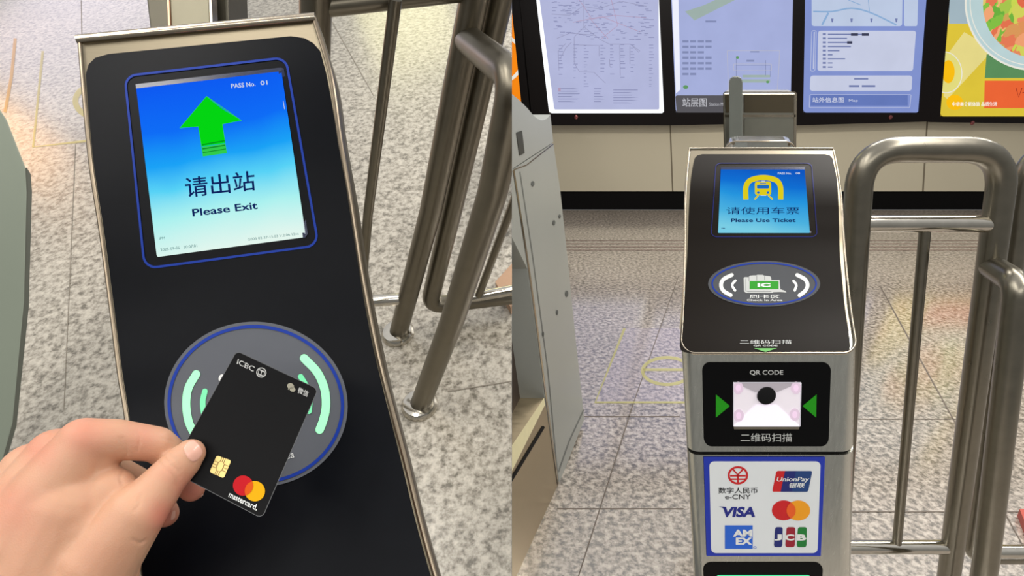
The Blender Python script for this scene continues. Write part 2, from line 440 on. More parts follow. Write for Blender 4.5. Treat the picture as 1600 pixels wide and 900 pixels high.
def lightbox(name, label, cat, group, fbl, fbr, ftl0, ftr0, sbl, sbr, stl0, str0, glass):
    oq = boxquad(fbl, fbr, ftl0, ftr0, YT-20); iq = boxquad(sbl, sbr, stl0, str0, YT)
    o3 = [BOXF.hit(*p)[0] for p in oq]; i3 = [BOXF.hit(*p)[0] for p in iq]
    c = (o3[2]+o3[3])/2
    t = thing(name, label, cat, (max(c.x, .05), YW, c.z), group)
    hollow_frame(o3, i3, M['frame'], t)
    g = draw('glowing_panel', BOXS, [rrgrid(iq, .03, .015)], glass, t, 0, clip=1)
    return t, iq, g
lilac = emit('lilac_backlit_sheet', (190, 195, 232), .88); lilac_b = emit('blue_backlit_sheet', (140, 158, 222), .85)
lilac_s = emit('pale_backlit_sheet', (176, 186, 232), .88)
whiteglow = emit('white_backlight', (250, 252, 255), 1.15)
pale = emit('pale_card_print', (208, 214, 238), .9)
mapgrey = emit('grey_map_print', (168, 170, 205), .82); mapred = emit('rose_map_print', (196, 170, 200), .82); textgrey = emit('grey_text_print', (158, 162, 204), .8)
t1, q1, g1 = lightbox('map_lightbox', 'backlit metro network map in black frame, with glowing white tubes showing along both sides', 'lightbox', 'information lightboxes on the wall',
    (818, 196), (1047, 196), 798, 1043, (858, 177), (1038, 177), 838, 1030, whiteglow)
draw('map_sheet', BOXS, [rrgrid([(850-40, YT), (1015+12, YT), (1030, 171), (866, 171)], .01, .01)], lilac, t1, .004, label='pale lilac map sheet')
lines = []; dots = []; red = []
for a in ([(912, 0), (912, 42), (938, 62), (952, 69), (985, 69), (1000, 80)], [(915, 40), (897, 58), (897, 98), (905, 112), (928, 113), (946, 130)],
          [(870, 60), (890, 52), (930, 55)], [(875, 92), (884, 75), (893, 66)], [(899, 70), (925, 71), (936, 71), (936, 88)], [(968, 70), (969, 118)],
          [(985, 69), (998, 82)], [(952, 92), (953, 105)], [(862, 22), (890, 24), (910, 10), (935, 14), (970, 2), (1010, 10)], [(873, 110), (872, 80), (884, 68)], [(984, 100), (984, 72)]):
    lines.append(stroke(a, .9, cap=False))
for a in ([(905, 0), (925, 30), (960, 24), (1010, 28)], [(920, 27), (940, 50), (950, 60)], [(895, 35), (940, 26), (1000, 50)], [(955, 0), (965, 40), (940, 60)]):
    red.append(stroke(a, .9, cap=False))
for i in range(150):
    y = random.uniform(0, 62)**1; x = random.uniform(862, 1015); wd = random.uniform(3, 9); dots.append(poly((x, y), (x+wd, y), (x+wd, y+1.1), (x, y+1.1)))
for x in (873, 896, 912, 938, 953, 969, 985, 1014):
    for k in range(14):
        y = 70+k*5+random.uniform(-1, 1)
        if x in (912, 1014) or y < 120+random.uniform(-20, 5): wd = random.uniform(3, 8); dots.append(poly((x, y), (x+wd, y), (x+wd, y+1.1), (x, y+1.1)))
for (x0, x1, y0, y1) in ((872, 906, 138, 162), (928, 945, 138, 162), (958, 1000, 140, 164)):
    y = y0
    while y < y1:
        dots.append(poly((x0, y), (x0+(x1-x0)*random.uniform(.5, 1), y), (x0+(x1-x0)*random.uniform(.5, 1), y+1.2), (x0, y+1.2))); y += 4
draw('map_lines', BOXS, lines, mapgrey, t1, .007); draw('rose_map_lines', BOXS, red, mapred, t1, .0075); draw('station_names', BOXS, dots, textgrey, t1, .008, kind='stuff')
draw('rose_mark', BOXS, [poly((872, 137), (876, 137), (876, 143), (872, 143))], mapred, t1, .009)
t2, q2, g2 = lightbox('layout_lightbox', 'backlit lilac station layout poster with grey caption bar in black frame', 'lightbox', 'information lightboxes on the wall',
    (1047, 196), (1244, 192), 1043, 1249, (1056, 176), (1236, 176), 1049, 1240, lilac_s)
mid = emit('grey_caption_strip', (118, 116, 122), .55); palegreen = emit('pale_green_print', (176, 196, 190), .8); green_t = emit('green_mark_print', (110, 170, 110), .8)
draw('caption_bar', BOXS, [rrgrid([(1055, 149), (1238, 149), (1236, 176), (1057, 176)], .02, .1)], mid, t2, .004, label='grey caption bar')
draw('caption_text', BOXS, [text('站层图', (1066, 153, 1104, 167), .01), text('Station Map', (1108, 160, 1135, 167))], emit('caption_white', (205, 205, 212), .8), t2, .006)
draw('white_edge', BOXS, [poly((1050, 0), (1060, 0), (1063, 140), (1056, 146)), poly((1051, -180), (1230, -180), (1230, -176), (1051, -176))], emit('white_edge_glow', (240, 242, 255), 1), t2, .004)
draw('platform_drawing', BOXS, [poly((1070, 18), (1100, 8), (1130, -6), (1160, -6), (1085, 32)), poly((1160, 117), (1203, 117), (1203, 121), (1160, 121)), poly((1158, 124), (1203, 124), (1203, 129), (1158, 129))], palegreen, t2, .005)
it = []
for k, n in enumerate((4, 4, 3, 4, 4, 4, 2)):
    for j in range(n): x = 1066+j*12; it.append(poly((x, 63+k*8.5), (x+9.5, 63+k*8.5), (x+9.5, 66.5+k*8.5), (x, 66.5+k*8.5)))
it += [poly((1102, 32), (1119, 32), (1119, 35), (1102, 35)), poly((1172, 80), (1186, 80), (1186, 82), (1172, 82)), stroke([(1150, 102), (1203, 102), (1203, 120)], .8, cap=False), stroke([(1150, 88), (1150, 120)], .8, cap=False), stroke([(1196, 94), (1196, 118)], .8, cap=False), stroke([(1166, 95), (1178, 95)], 3, cap=False)]
draw('poster_text', BOXS, it, emit('faded_text_print', (146, 156, 200), .8), t2, .006)
draw('inset_drawing', BOXS, [rrline([(1136, 79), (1218, 79), (1214, 145), (1138, 145)], .02, .02, .9), rrline([(1146, 100), (1205, 100), (1205, 110), (1146, 110)], .02, .1, .7)], emit('inset_print', (200, 200, 215), .85), t2, .0065)
draw('green_mark', BOXS, [ell(1071, 136, 4, 3), ell(1152, 90, 2.4, 2), ell(1199, 128, 2.5, 2)], green_t, t2, .007)
t3, q3, g3 = lightbox('area_map_lightbox', 'blue backlit neighbourhood map poster with white text cards in black frame, left of food advert', 'lightbox', 'information lightboxes on the wall',
    (1244, 196), (1453, 190), 1249, 1467, (1255, 176), (1436, 176), 1258, 1449, lilac_b)
draw('text_card', BOXS, [rrgrid([(1278, 48), (1431, 48), (1426, 111), (1277, 111)], .03, .06), rrgrid([(1266, 118), (1425, 118), (1424, 142), (1265, 142)], .03, .15)], pale, t3, .004, label='white rounded text cards')
draw('neighbourhood_map', BOXS, [rrgrid([(1267, -150), (1412, -150), (1409, 41), (1268, 41)], .03, .02), rrgrid([(1413, -150), (1437, -150), (1433, 41), (1412, 41)], .1, .03)], emit('map_card_print', (200, 214, 240), .88), t3, .004, label='pale map card with river')
draw('river', BOXS, [stroke([(1270, 18), (1300, 18), (1330, 13), (1360, 20), (1400, 39)], 2.4, cap=False, smooth=4), stroke([(1294, 20), (1284, 39)], 3, cap=False), stroke([(1325, 0), (1345, 8)], 1.2, cap=False), stroke([(1355, -10), (1358, 18)], 1, cap=False)], emit('river_print', (150, 186, 228), .85), t3, .006)
it = []
for k, n in enumerate((9, 5, 6, 6, 3, 1.2, 4.5, 1.2, 1.2)):
    it.append(poly((1285, 52+6.4*k), (1290, 52+6.4*k), (1290, 55+6.4*k), (1285, 55+6.4*k))); it.append(poly((1293, 52.6+6.4*k), (1293+6*n, 52.6+6.4*k), (1293+6*n, 54.6+6.4*k), (1293, 54.6+6.4*k)))
it += [poly((1334, 122), (1356, 122), (1356, 124.5), (1334, 124.5)), poly((1326, 133), (1342, 133), (1342, 136), (1326, 136)), poly((1346, 133), (1367, 133), (1367, 136), (1346, 136))]
for x in (1298, 1328, 1359, 1398): it.append(poly((x, 29), (x+4, 29), (x+3, 35), (x+1, 35)))
draw('card_text', BOXS, it, emit('blue_grey_text', (132, 144, 196), .75), t3, .0065)
draw('dark_words', BOXS, [poly((1329, 52), (1340, 52), (1340, 56), (1329, 56)), poly((1346, 52), (1357, 52), (1357, 56), (1346, 56)), poly((1323, 64.5), (1331, 64.5), (1331, 68.5), (1323, 68.5))], emit('dark_word_print', (84, 88, 120), .5), t3, .007)
draw('caption_bar', BOXS, [poly((1267, 148), (1418, 148), (1418, 165), (1266, 165))], emit('caption_blue', (112, 134, 205), .8), t3, .004)
draw('caption_outline', BOXS, [rrline([(1265, 148), (1423, 148), (1421, 168), (1264, 168)], .01, .08, .8), rrline([(1268, 48), (1275, 48), (1273, 111), (1266, 111)], .3, .05, .8), stroke([(1272, 50), (1270.5, 108)], 1.6, cap=False)], pale, t3, .005)
draw('caption_text', BOXS, [text('站外信息图', (1269, 152, 1318, 160), .01), text('Map', (1326, 155, 1340, 160))], emit('caption_pale', (225, 230, 250), .85), t3, .006)
t4, q4, g4 = lightbox('food_advert_lightbox', 'bright yellow backlit advert showing a bowl of meat and greens, at far right', 'lightbox', None,
    (1453, 191), (1700, 194), 1467, 1735, (1469, 182), (1690, 182), 1484, 1720, emit('yellow_advert_sheet', (226, 200, 62), .95))
def foodmat():
    m, N, L, b = nt('dish_print'); b.inputs['Base Color'].default_value = (.02, .02, .02, 1); b.inputs['Emission Strength'].default_value = .95
    tc = N.new('ShaderNodeTexCoord'); v = N.new('ShaderNodeTexVoronoi'); v.inputs['Scale'].default_value = 9; nz = N.new('ShaderNodeTexNoise'); nz.inputs['Scale'].default_value = 7
    ad = N.new('ShaderNodeVectorMath'); ad.operation = 'MULTIPLY_ADD'; ad.inputs[1].default_value = (.25, .25, .25)
    L.new(tc.outputs['Object'], nz.inputs['Vector']); L.new(nz.outputs['Color'], ad.inputs[0]); L.new(tc.outputs['Object'], ad.inputs[2]); L.new(ad.outputs[0], v.inputs['Vector'])
    rp = N.new('ShaderNodeValToRGB'); rp.color_ramp.interpolation = 'LINEAR'; sp = N.new('ShaderNodeSeparateColor'); L.new(v.outputs['Color'], sp.inputs[0]); L.new(sp.outputs[0], rp.inputs[0]); L.new(rp.outputs[0], b.inputs['Emission Color'])
    st = [(0, (90, 170, 40)), (.22, (150, 205, 60)), (.4, (232, 128, 84)), (.6, (224, 92, 52)), (.78, (246, 176, 120)), (.9, (200, 215, 70))]
    el = rp.color_ramp.elements
    while len(el) < len(st): el.new(.5)
    for e, (p, c) in zip(el, st): e.position = p; e.color = lin(c)
    return m
adg = emit('advert_grey_blue', (170, 190, 200), .9); adw = emit('advert_white', (238, 236, 225), .95)
draw('advert_sky', BOXS, [poly((1484, -250), (1720, -250), (1706, 37), (1482, 37))], adg, t4, .003)
draw('pale_cloth', BOXS, [poly((1506, 50), (1540, 70), (1545, 85), (1480, 155), (1474, 150), (1480, 85))], emit('cloth_print', (236, 222, 140), .95), t4, .004)
draw('green_tray', BOXS, [poly((1541, 85), (1700, 85), (1697, 122), (1538, 122))], emit('tray_green', (96, 148, 96), .9), t4, .0045)
draw('orange_label', BOXS, [poly((1538, 126), (1697, 126), (1693, 169), (1537, 169))], emit('label_orange', (240, 104, 56), .95), t4, .005)
draw('label_writing', BOXS, [stroke([(1587, 138), (1591, 152), (1596, 138)], 1.4), stroke([(1600, 137), (1601, 152)], 1.4), stroke([(1597, 145), (1606, 143)], 1.2)], emit('label_brown', (170, 60, 40), .8), t4, .006)
draw('glass_bowl', BOXS, [ell(1613, 5, 105, 104, .2, 64, 8)], emit('bowl_pale', (190, 214, 216), .95), t4, .0055)
draw('bowl_rim', BOXS, [ring(1613, 5, 105, 104, 3, .2), ring(1613, 5, 98, 97, 1.5, .2)], adw, t4, .0065)
draw('dish', BOXS, [ell(1617, 6, 82, 84, .3, 40, 6)], foodmat(), t4, .007)
draw('side_bowl', BOXS, [ell(1476, 113, 26, 32, -.15, 40, 4)], emit('side_bowl_pale', (232, 224, 130), .95), t4, .0055)
draw('side_bowl_rim', BOXS, [ring(1476, 113, 26, 32, 1.4, -.15)], adw, t4, .0075)
draw('egg_yolk', BOXS, [ell(1481, 112, 10, 18), ell(1491, 160, 13, 12)], emit('yolk', (250, 190, 20), 1), t4, .0065)
draw('advert_caption', BOXS, [text('中华美食新体验 品质生活', (1487, 159, 1557, 166), .015)], emit('advert_caption_white', (252, 248, 240), 1), t4, .008)
t5, q5, g5 = lightbox('orange_advert_lightbox', 'orange backlit advert with white ring at left end of the wall', 'lightbox', None,
    (700, 196), (832, 196), 680, 812, (690, 172), (828, 172), 660, 808, emit('orange_advert_sheet', (250, 138, 22), 1.0))
draw('white_ring', BOXS, [ring(779, 92, 37, 37, 5)], adw, t5, .005, clip=1)
for px, lb in ((900, 'left'), (1391, 'right'), (1519, 'food')):
    pp, nn = BOXF.hit(px, 183 if px < 1500 else 192)
    par = {900: t1, 1391: t3, 1519: t4}[px]
    lathe('screw', pp+Vector((0, -.001, 0)), (0, -1, 0), [(.022, 0), (.02, .008), (.008, .012)], mat('screw_metal', (150, 90, 90), .3, 1), par, 16)

# lit sign's reflection in the polished floor, painted as translucent decals
ym = mat('painted_yellow_reflection', (206, 200, 120), .3, alpha=.5)
fr = draw('painted_reflection', FLOOR, [stroke([(976, 513), (930, 629), (1085, 629), (1090, 513)], 4, cap=False), ring(1042, 580, 38, 21, 5), stroke([(1005, 578), (1080, 578)], 4, cap=False)], ym, None, .0016)
tag(fr, 'painted reflection of yellow sign outline with barred circle, left of the gate with payment sticker', 'painted reflection')
fl = draw('painted_lilac_reflection', FLOOR, [poly((976, 513), (1090, 513), (1085, 629), (930, 629))], mat('painted_reflection_tint', (205, 195, 225), .2, alpha=.14), None, .0010)  # lilac field of the mirrored sign, painted in as a sheet
tag(fl, 'pale lilac sign reflection painted on granite floor inside the yellow outline', 'floor film')

# ------------------------------------------------------------------ ticket reader gate, right picture
SP = crom([Vector((0, y, z)) for y, z in ((1.175, 1.366), (1.143, 1.354), (1.042, 1.297), (1.005, 1.252), (.967, 1.200), (.892, 1.127), (.814, 1.080))], 8)
X0, HW = .2790, .14
RS = RowSurf([G(X0-HW, p.y, p.z) for p in SP[8:]], [G(X0+HW, p.y, p.z) for p in SP[8:]])
def Stop(y):
    for a, b in zip(SP[:-1], SP[1:]):
        if b.y <= y <= a.y: t = (a.y-y)/(a.y-b.y+1e-9); return a.z*(1-t)+b.z*t
    return SP[-1].z if y < .9 else SP[0].z
def yshift(y, z): 
    return -(1.08-z)*.145*max(0, min(1, (1.143-y)/.329)) if z < 1.08 else 0
def plan(r=.05, y0=.814, y1=1.145, hw=HW):
    pts = []
    for k in range(11): a = math.pi/2*k/10; pts.append((X0-hw+r-r*math.cos(a), y0+r-r*math.sin(a)))
    for k in range(1, 10): pts.append((X0-hw+r+(2*hw-2*r)*k/10, y0))
    for k in range(11): a = math.pi/2*k/10; pts.append((X0+hw-r+r*math.sin(a), y0+r-r*math.cos(a)))
    for k in range(1, 25): pts.append((X0+hw, y0+r+(y1-y0-r)*k/24))
    for k in range(1, 8): pts.append((X0+hw-2*hw*k/8, y1))
    for k in range(24, 0, -1): pts.append((X0-hw, y0+r+(y1-y0-r)*k/24))
    return pts
gate = thing('ticket_gate', 'steel ticket gate with small blue screen, QR code scanner and payment logo sticker', 'ticket gate', G(X0, 1.0, 0), 'ticket gates')
pl = plan(.024); n = len(pl)
def shell(name, zlo, zhi, m, hw=None, inset=0):
    pts = pl if not inset else [(X0+(x-X0)*(1-inset), 1+(y-1)*(1-inset)) for x, y in pl]
    V = [G(x, y+yshift(y, zlo), zlo) for x, y in pts]
    zs = [zhi if zhi else Stop(max(y, .8141)) for x, y in pts]
    V += [G(x, y+yshift(y, z), z) for (x, y), z in zip(pts, zs)]
    Fc = [(i, (i+1) % n, n+(i+1) % n, n+i) for i in range(n)]+[tuple(range(n))]
    if zhi: Fc.append(tuple(range(n, 2*n)))
    else:
        b = len(V); ys = [p.y for p in SP if p.y <= 1.146]
        for p in SP[8:]:
            e_ = min(.024, .814+.024-p.y); q_ = HW-.001-(.024-math.sqrt(max(0, .024**2-e_*e_)) if e_ > 0 else 0)
            V += [G(X0-q_, p.y+.002, p.z-.0012), G(X0+q_, p.y+.002, p.z-.0012)]
        # the strip is trimmed at the front so that it stays inside the rounded corners
        for i in range(len(SP[8:])-1): Fc.append((b+2*i, b+2*i+1, b+2*i+3, b+2*i+2))
        for q in (b+2*(len(SP[8:])-1),):
            V[q] = G(X0-HW+.016, .817, 1.0805); V[q+1] = G(X0+HW-.016, .817, 1.0805)
    return mobj(name, V, Fc, m, gate, True)
ZS = .909
body = shell('head_housing', ZS+.003, None, M['steel']); shell('lower_body', 0, ZS-.003, M['steel']); shell('seam_core', ZS-.01, ZS+.01, M['black'], inset=.02)
rimp = [G(x, y, Stop(max(y, .8141))+.0005) for x, y in pl]
V, Fc = sweep(rimp+[rimp[0]], .0022, 12, False); mobj('edge_rim', V, Fc, M['steelrim'], gate, True, label='bright polished rim around the top')
# steel surface beneath the black cover
def cover(surf, pairs, m, parent, name, off, nu=24, label=None):
    V = []; Fc = []
    for (a, b) in pairs:
        for k in range(nu+1):
            t = k/nu; p, nn = surf.hit(a[0]+(b[0]-a[0])*t, a[1]+(b[1]-a[1])*t); V.append(p+nn*off)
    for i in range(len(pairs)-1):
        for k in range(nu): a = i*(nu+1)+k; Fc.append((a, a+1, a+nu+2, a+nu+1))
    return mobj(name, V, Fc, m, parent, True, label)
def dens(pairs, n=5):
    A = crom([Vector((*a, 0)) for a, b in pairs], n); B = crom([Vector((*b, 0)) for a, b in pairs], n)
    return [((p.x, p.y), (q.x, q.y)) for p, q in zip(A, B)]
cover(RS, dens([((1079, 236), (1303.5, 236)), ((1073.5, 292), (1310.5, 292)), ((1071, 335), (1314, 335)), ((1069, 393), (1317, 393)), ((1067, 440), (1320.5, 440)), ((1064.5, 480), (1323, 480)), ((1061, 515), (1329, 515))]), M['steelhead'], gate, 'steel_top', .0012, label='champagne steel strip at head of the panel')
prs = [((1097, 242.5), (1288, 242.5)), ((1089, 244.5), (1296, 244.5)), ((1085, 249), (1300, 249)), ((1083, 258), (1302, 258))]
prs += dens([((1083, 258), (1302, 258)), ((1079, 285), (1307, 285)), ((1076, 335), (1309.5, 335)), ((1074, 393), (1311, 393)), ((1071, 440), (1315, 440)), ((1068, 480), (1319, 480)), ((1063.5, 520), (1325, 520)), ((1061.5, 542), (1327.5, 542))])[1:]
prs += [((1063, 548), (1326, 548)), ((1068, 551.5), (1321, 551.5)), ((1077, 553), (1312, 553))]
tp = cover(RS, prs, M['panel_r'], gate, 'top_panel', .0025)
o_ = .0032
draw('screen_outline', RS, [rrline([(1118, 257), (1267, 257), (1275.5, 371), (1110, 371)], .06, .06, 1.3)], M['blue_line_d'], tp, o_)
sq = [(1125.5, 264), (1256, 264), (1264, 365), (1121, 365)]
a = RS.hit(1190, 264)[0]; b = RS.hit(1192, 365)[0]
sm = emit_ramp('ticket_screen', a, b, [(0, (8, 90, 205)), (.3, (10, 118, 225)), (.55, (38, 160, 238)), (.8, (80, 190, 240)), (1, (130, 220, 245))], .85)
scr = draw('screen', RS, [rrgrid(sq, .01, .01)], sm, tp, o_, label='lit blue screen asking for a ticket')
draw('screen_recess', RS, [poly((1125.5, 263), (1256, 263), (1256.6, 267), (1125.3, 267)), poly((1256, 263), (1258, 263), (1266, 365), (1263.5, 365))], M['screenframe'], tp, o_+.0003, join=True)
def z4(X, Y): return 1050+X/3.462, 220+Y/3.462
def z5(X, Y): return 1040+X/3.6, 390+Y/3.6
def zq(z, x0, y0, x1, y1): return [z(x0, y0), z(x1, y0), z(x1, y1), z(x0, y1)]
oo = o_+.0005
arch = [z4(*p) for p in ((395, 322), (395, 262), (412, 228), (445, 213), (490, 207), (535, 213), (568, 228), (583, 262), (583, 322))]
draw('metro_symbol', RS, [stroke(arch, 8.2, cap=False, smooth=4), rrgrid(zq(z4, 444, 228, 532, 300), .15, .2, 8), stroke([z4(463, 300), z4(442, 322)], 2.4, cap=False), stroke([z4(516, 300), z4(540, 322)], 2.4, cap=False)], M['yellow_scr'], tp, oo, join=True)
draw('train_window', RS, [rrgrid(zq(z4, 455, 246, 520, 266), .1, .2, 6), rrgrid(zq(z4, 470, 236, 505, 240), .1, .2, 4), ell(*z4(462, 287), 2.2, 1.8), ell(*z4(514, 287), 2.2, 1.8)], emit('train_blue', (30, 120, 215), .8), tp, oo+.0003)
draw('train_light', RS, [stroke([z4(480, 228), z4(498, 228)], 1.6, cap=False), rrgrid(zq(z4, 474, 300, 505, 303), .1, .2, 4)], M['white_scr'], tp, oo+.0003)
draw('screen_writing', RS, [text('请使用车票', zq(z4, 290, 362, 684, 402), .0)], M['navy_scr'], tp, oo)
draw('screen_english', RS, [text('Please Use Ticket', zq(z4, 315, 424, 663, 444), .02)], M['navy_scr'], tp, oo)
draw('pass_number', RS, [text('PASS No.', zq(z4, 568, 179, 643, 190), .02), text('00', zq(z4, 665, 179, 688, 189), .02)], M['white_scr'], tp, oo)
draw('screen_small_print', RS, [text('IPM', zq(z4, 264, 474, 282, 479), .02)], M['navy_scr'], tp, oo)
dc = z5(550, 197)
draw('reader_disc', RS, [ell(dc[0], dc[1], 87.3, 36, 0, 64, 8)], M['disc_r'], tp, o_, label='grey oval card reading area')
draw('reader_ring', RS, [ring(dc[0], dc[1], 81, 32.5, 2.4)], M['blue_line'], tp, oo)
draw('signal_arc', RS, [stroke([z5(*p) for p in ((368, 148), (322, 172), (308, 205), (322, 238), (362, 262))], 6, smooth=4)], M['white'], tp, oo)
draw('signal_arc', RS, [stroke([z5(*p) for p in ((388, 180), (370, 205), (386, 235))], 4, smooth=4)], M['white'], tp, oo)
draw('signal_arc', RS, [stroke([z5(*p) for p in ((735, 148), (778, 172), (793, 205), (779, 238), (748, 263))], 6, smooth=4)], M['white'], tp, oo)
draw('signal_arc', RS, [stroke([z5(*p) for p in ((714, 182), (730, 205), (721, 235))], 4, smooth=4)], M['white'], tp, oo)
hand_pts = [z5(*p) for p in ((434, 165), (440, 160), (462, 160), (470, 152), (490, 150), (505, 150), (512, 147), (540, 147), (552, 152), (580, 154), (588, 160), (590, 176), (636, 176), (640, 228), (668, 238), (674, 246), (640, 244), (600, 245), (596, 250), (450, 250), (436, 240))]
draw('hand_symbol', RS, [poly(*hand_pts)], M['whited'], tp, oo)
draw('finger_line', RS, [stroke([z5(464, 160), z5(464, 182)], .8, cap=False), stroke([z5(508, 152), z5(508, 180)], .8, cap=False), stroke([z5(552, 154), z5(552, 176)], .8, cap=False), stroke([z5(446, 170), z5(446, 236), z5(458, 242), z5(590, 242)], .7, cap=False)], mat('grey_print', (120, 124, 124), .5), tp, oo+.0003)
draw('card_symbol', RS, [poly(*zq(z5, 468, 182, 630, 228))], M['green_print'], tp, oo+.0003, join=True)
draw('ic_writing', RS, [text('IC', zq(z5, 512, 194, 584, 217), .05)], M['white'], tp, oo+.0006)
draw('reader_writing', RS, [text('刷卡区', zq(z5, 468, 259, 636, 280), .01), text('Check In Area', zq(z5, 452, 285, 652, 295), .02)], M['white'], tp, oo)
draw('scan_writing', RS, [text('二维码扫描', zq(z5, 413, 515, 703, 538), .0), text('QR CODE', zq(z5, 490, 543, 625, 553), .02)], M['whited'], tp, oo)
draw('down_arrow', RS, [poly(z5(493, 562), z5(622, 562), z5(558, 583))], mat('light_green_print', (92, 170, 80), .5), tp, oo)
# front face: scanner, sticker, exit light
FR = Plane((0, .814, 1.08), Vector((1, 0, 0)).cross(Vector((0, -.145, -1))))
def z6(X, Y): return 1050+X/2.648, 560+Y/2.648
sp = draw('scanner_panel', FR, [rrgrid([(1097, 566), (1298, 566), (1294, 697), (1100, 697)], .06, .1)], M['black_print'], gate, .0012, label='black glossy scanner panel')
def window():
    q = [z6(250, 95), z6(529, 95), z6(525, 276), z6(250, 276)]
    c3 = [FR.hit(*p)[0] for p in q]; nn = FR.n; dp = .012
    inn = [z6(340, 135), z6(432, 135), z6(430, 190), z6(345, 190)]
    i3 = [FR.hit(*p)[0]-nn*0+nn*.0016 for p in inn]
    c3 = [p+nn*.003 for p in c3]
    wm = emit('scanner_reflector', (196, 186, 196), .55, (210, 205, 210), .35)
    V = c3+i3; Fc = [(0, 1, 5, 4), (1, 2, 6, 5), (2, 3, 7, 6), (3, 0, 4, 7), (4, 5, 6, 7)]
    o = mobj('scan_window', V, Fc, wm, gate, label='glowing white reflector of the scanner')
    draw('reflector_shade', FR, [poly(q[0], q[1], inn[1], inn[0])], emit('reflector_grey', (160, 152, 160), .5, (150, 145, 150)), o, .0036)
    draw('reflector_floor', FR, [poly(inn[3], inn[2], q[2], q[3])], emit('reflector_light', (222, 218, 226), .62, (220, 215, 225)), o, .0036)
    pk = emit('pink_led', (255, 222, 246), .95); pk2 = emit('pink_halo', (240, 214, 232), .9)
    for X, Y in ((270, 118), (508, 118), (272, 232), (503, 228)): draw('led_halo', FR, [ell(*z6(X, Y), 8, 9.5)], pk2, o, .0040); draw('led', FR, [ell(*z6(X, Y), 4, 5.5)], pk, o, .0042)
    draw('window_lip', FR, [poly(z6(252, 277), z6(524, 277), z6(522, 290), z6(254, 290))], M['steelrim'], o, .0030)
    a, nn = FR.hit(*z6(386, 150)); 
    lathe('lens', a+nn*.0036, nn, [(.0150, 0), (.0146, .0022), (.012, .0028)], mat('lens_black', (4, 4, 6), .08), o, 32)
    draw('window_edge', FR, [rrline(q, .02, .02, 1.2)], emit('window_edge_white', (235, 230, 238), .7), o, .0046)
window()
for k, pts in enumerate((((180, 147), (238, 195), (180, 243)), ((596, 147), (538, 195), (594, 243)))):
    draw('arrow_mark', FR, [poly(*[z6(*p) for p in pts])], M['green_print'], sp, .0018)
draw('scanner_writing', FR, [text('QR CODE', zq(z6, 320, 47, 458, 69), .012)], M['whited'], sp, .0018)
draw('scanner_writing', FR, [text('二维码扫描', zq(z6, 282, 308, 494, 343), 0)], M['whited'], sp, .0018)
st = draw('payment_sticker', FR, [rrgrid([z6(130, 406), z6(632, 406), z6(614, 816), z6(142, 816)], .005, .005)], mat('sticker_blue', (26, 50, 168), .45), gate, .0012, label='blue bordered payment sticker')
draw('sticker_field', FR, [rrgrid([z6(153, 424), z6(613, 424), z6(600, 803), z6(161, 803)], .045, .05)], mat('sticker_white', (222, 226, 228), .45, var=.02), st, .0016)
e1, e2, e3 = .0020, .0023, .0026
RED = mat('logo_red', (200, 24, 30), .5); NAVY = mat('logo_navy', (22, 34, 110), .5); INK = mat('logo_ink', (24, 24, 28), .5); ORG = mat('logo_orange', (238, 158, 24), .5); MIDO = mat('logo_deep_orange', (232, 92, 28), .5)
BLU = mat('logo_blue', (34, 98, 208), .5); GRN = mat('logo_green', (18, 120, 48), .5); VIS = mat('logo_violet_blue', (26, 36, 130), .5)
cx, cy = 271, 481
draw('digital_currency_logo', FR, [ring(*z6(cx, cy), 14.3, 12.7, 3.2), stroke([z6(cx-32, cy+2), z6(cx+32, cy+2)], 2.6, cap=False), stroke([z6(cx-30, cy+16), z6(cx+30, cy+16)], 2.4, cap=False), stroke([z6(cx, cy-5), z6(cx, cy+32)], 2.8, cap=False), stroke([z6(cx-20, cy-24), z6(cx, cy-2), z6(cx+20, cy-24)], 2.8, cap=False)], RED, st, e1, join=True)
draw('digital_currency_writing', FR, [text('数字人民币', zq(z6, 190, 531, 353, 556), .012), text('e-CNY', zq(z6, 218, 560, 324, 580), .01)], INK, st, e1)
draw('unionpay_red', FR, [rrgrid([z6(430, 463), z6(475, 463), z6(455, 549), z6(412, 549)], .15, .1)], RED, st, e1)
draw('unionpay_navy', FR, [rrgrid([z6(465, 463), z6(520, 463), z6(502, 549), z6(447, 549)], .05, .05)], NAVY, st, e1+.0002)
draw('unionpay_blue', FR, [rrgrid([z6(510, 463), z6(578, 463), z6(560, 549), z6(492, 549)], .1, .1)], mat('logo_steel_blue', (24, 62, 120), .5), st, e1+.0003)
draw('unionpay_writing', FR, [text('UnionPay', zq(z6, 427, 487, 560, 511), .015, .05), text('银联', zq(z6, 478, 511, 543, 533), .01, .1)], M['white'], st, e3)
draw('visa_writing', FR, [text('VISA', zq(z6, 200, 611, 342, 654), .045, .06), poly(z6(192, 610), z6(216, 611), z6(222, 625), z6(208, 616))], VIS, st, e1)
draw('red_circle', FR, [ell(*z6(460, 626), 18.5, 15.7)], RED, st, e1)
draw('orange_circle', FR, [ell(*z6(520, 626), 18.5, 15.7)], ORG, st, e2)
def lens_shape(c1, c2, rx, ry, n=20):
    h = (c2[0]-c1[0])/2; a = math.acos(min(1, h/rx)); p = []
    for k in range(n+1): t = -a+2*a*k/n; p.append((c1[0]+rx*math.cos(t), c1[1]+ry*math.sin(t)))
    for k in range(1, n): t = math.pi-a+2*a*k/n; p.append((c2[0]+rx*math.cos(t), c2[1]+ry*math.sin(t)))
    return poly(*p)
draw('overlap_mark', FR, [lens_shape(z6(460, 626), z6(520, 626), 18.5, 15.7)], MIDO, st, e3)
draw('amex_square', FR, [poly(*zq(z6, 217, 688, 332, 785))], BLU, st, e1)
draw('amex_writing', FR, [text('AM', zq(z6, 250, 705, 330, 734), .05), text('EX', zq(z6, 262, 738, 330, 767), .05)], M['white'], st, e2)
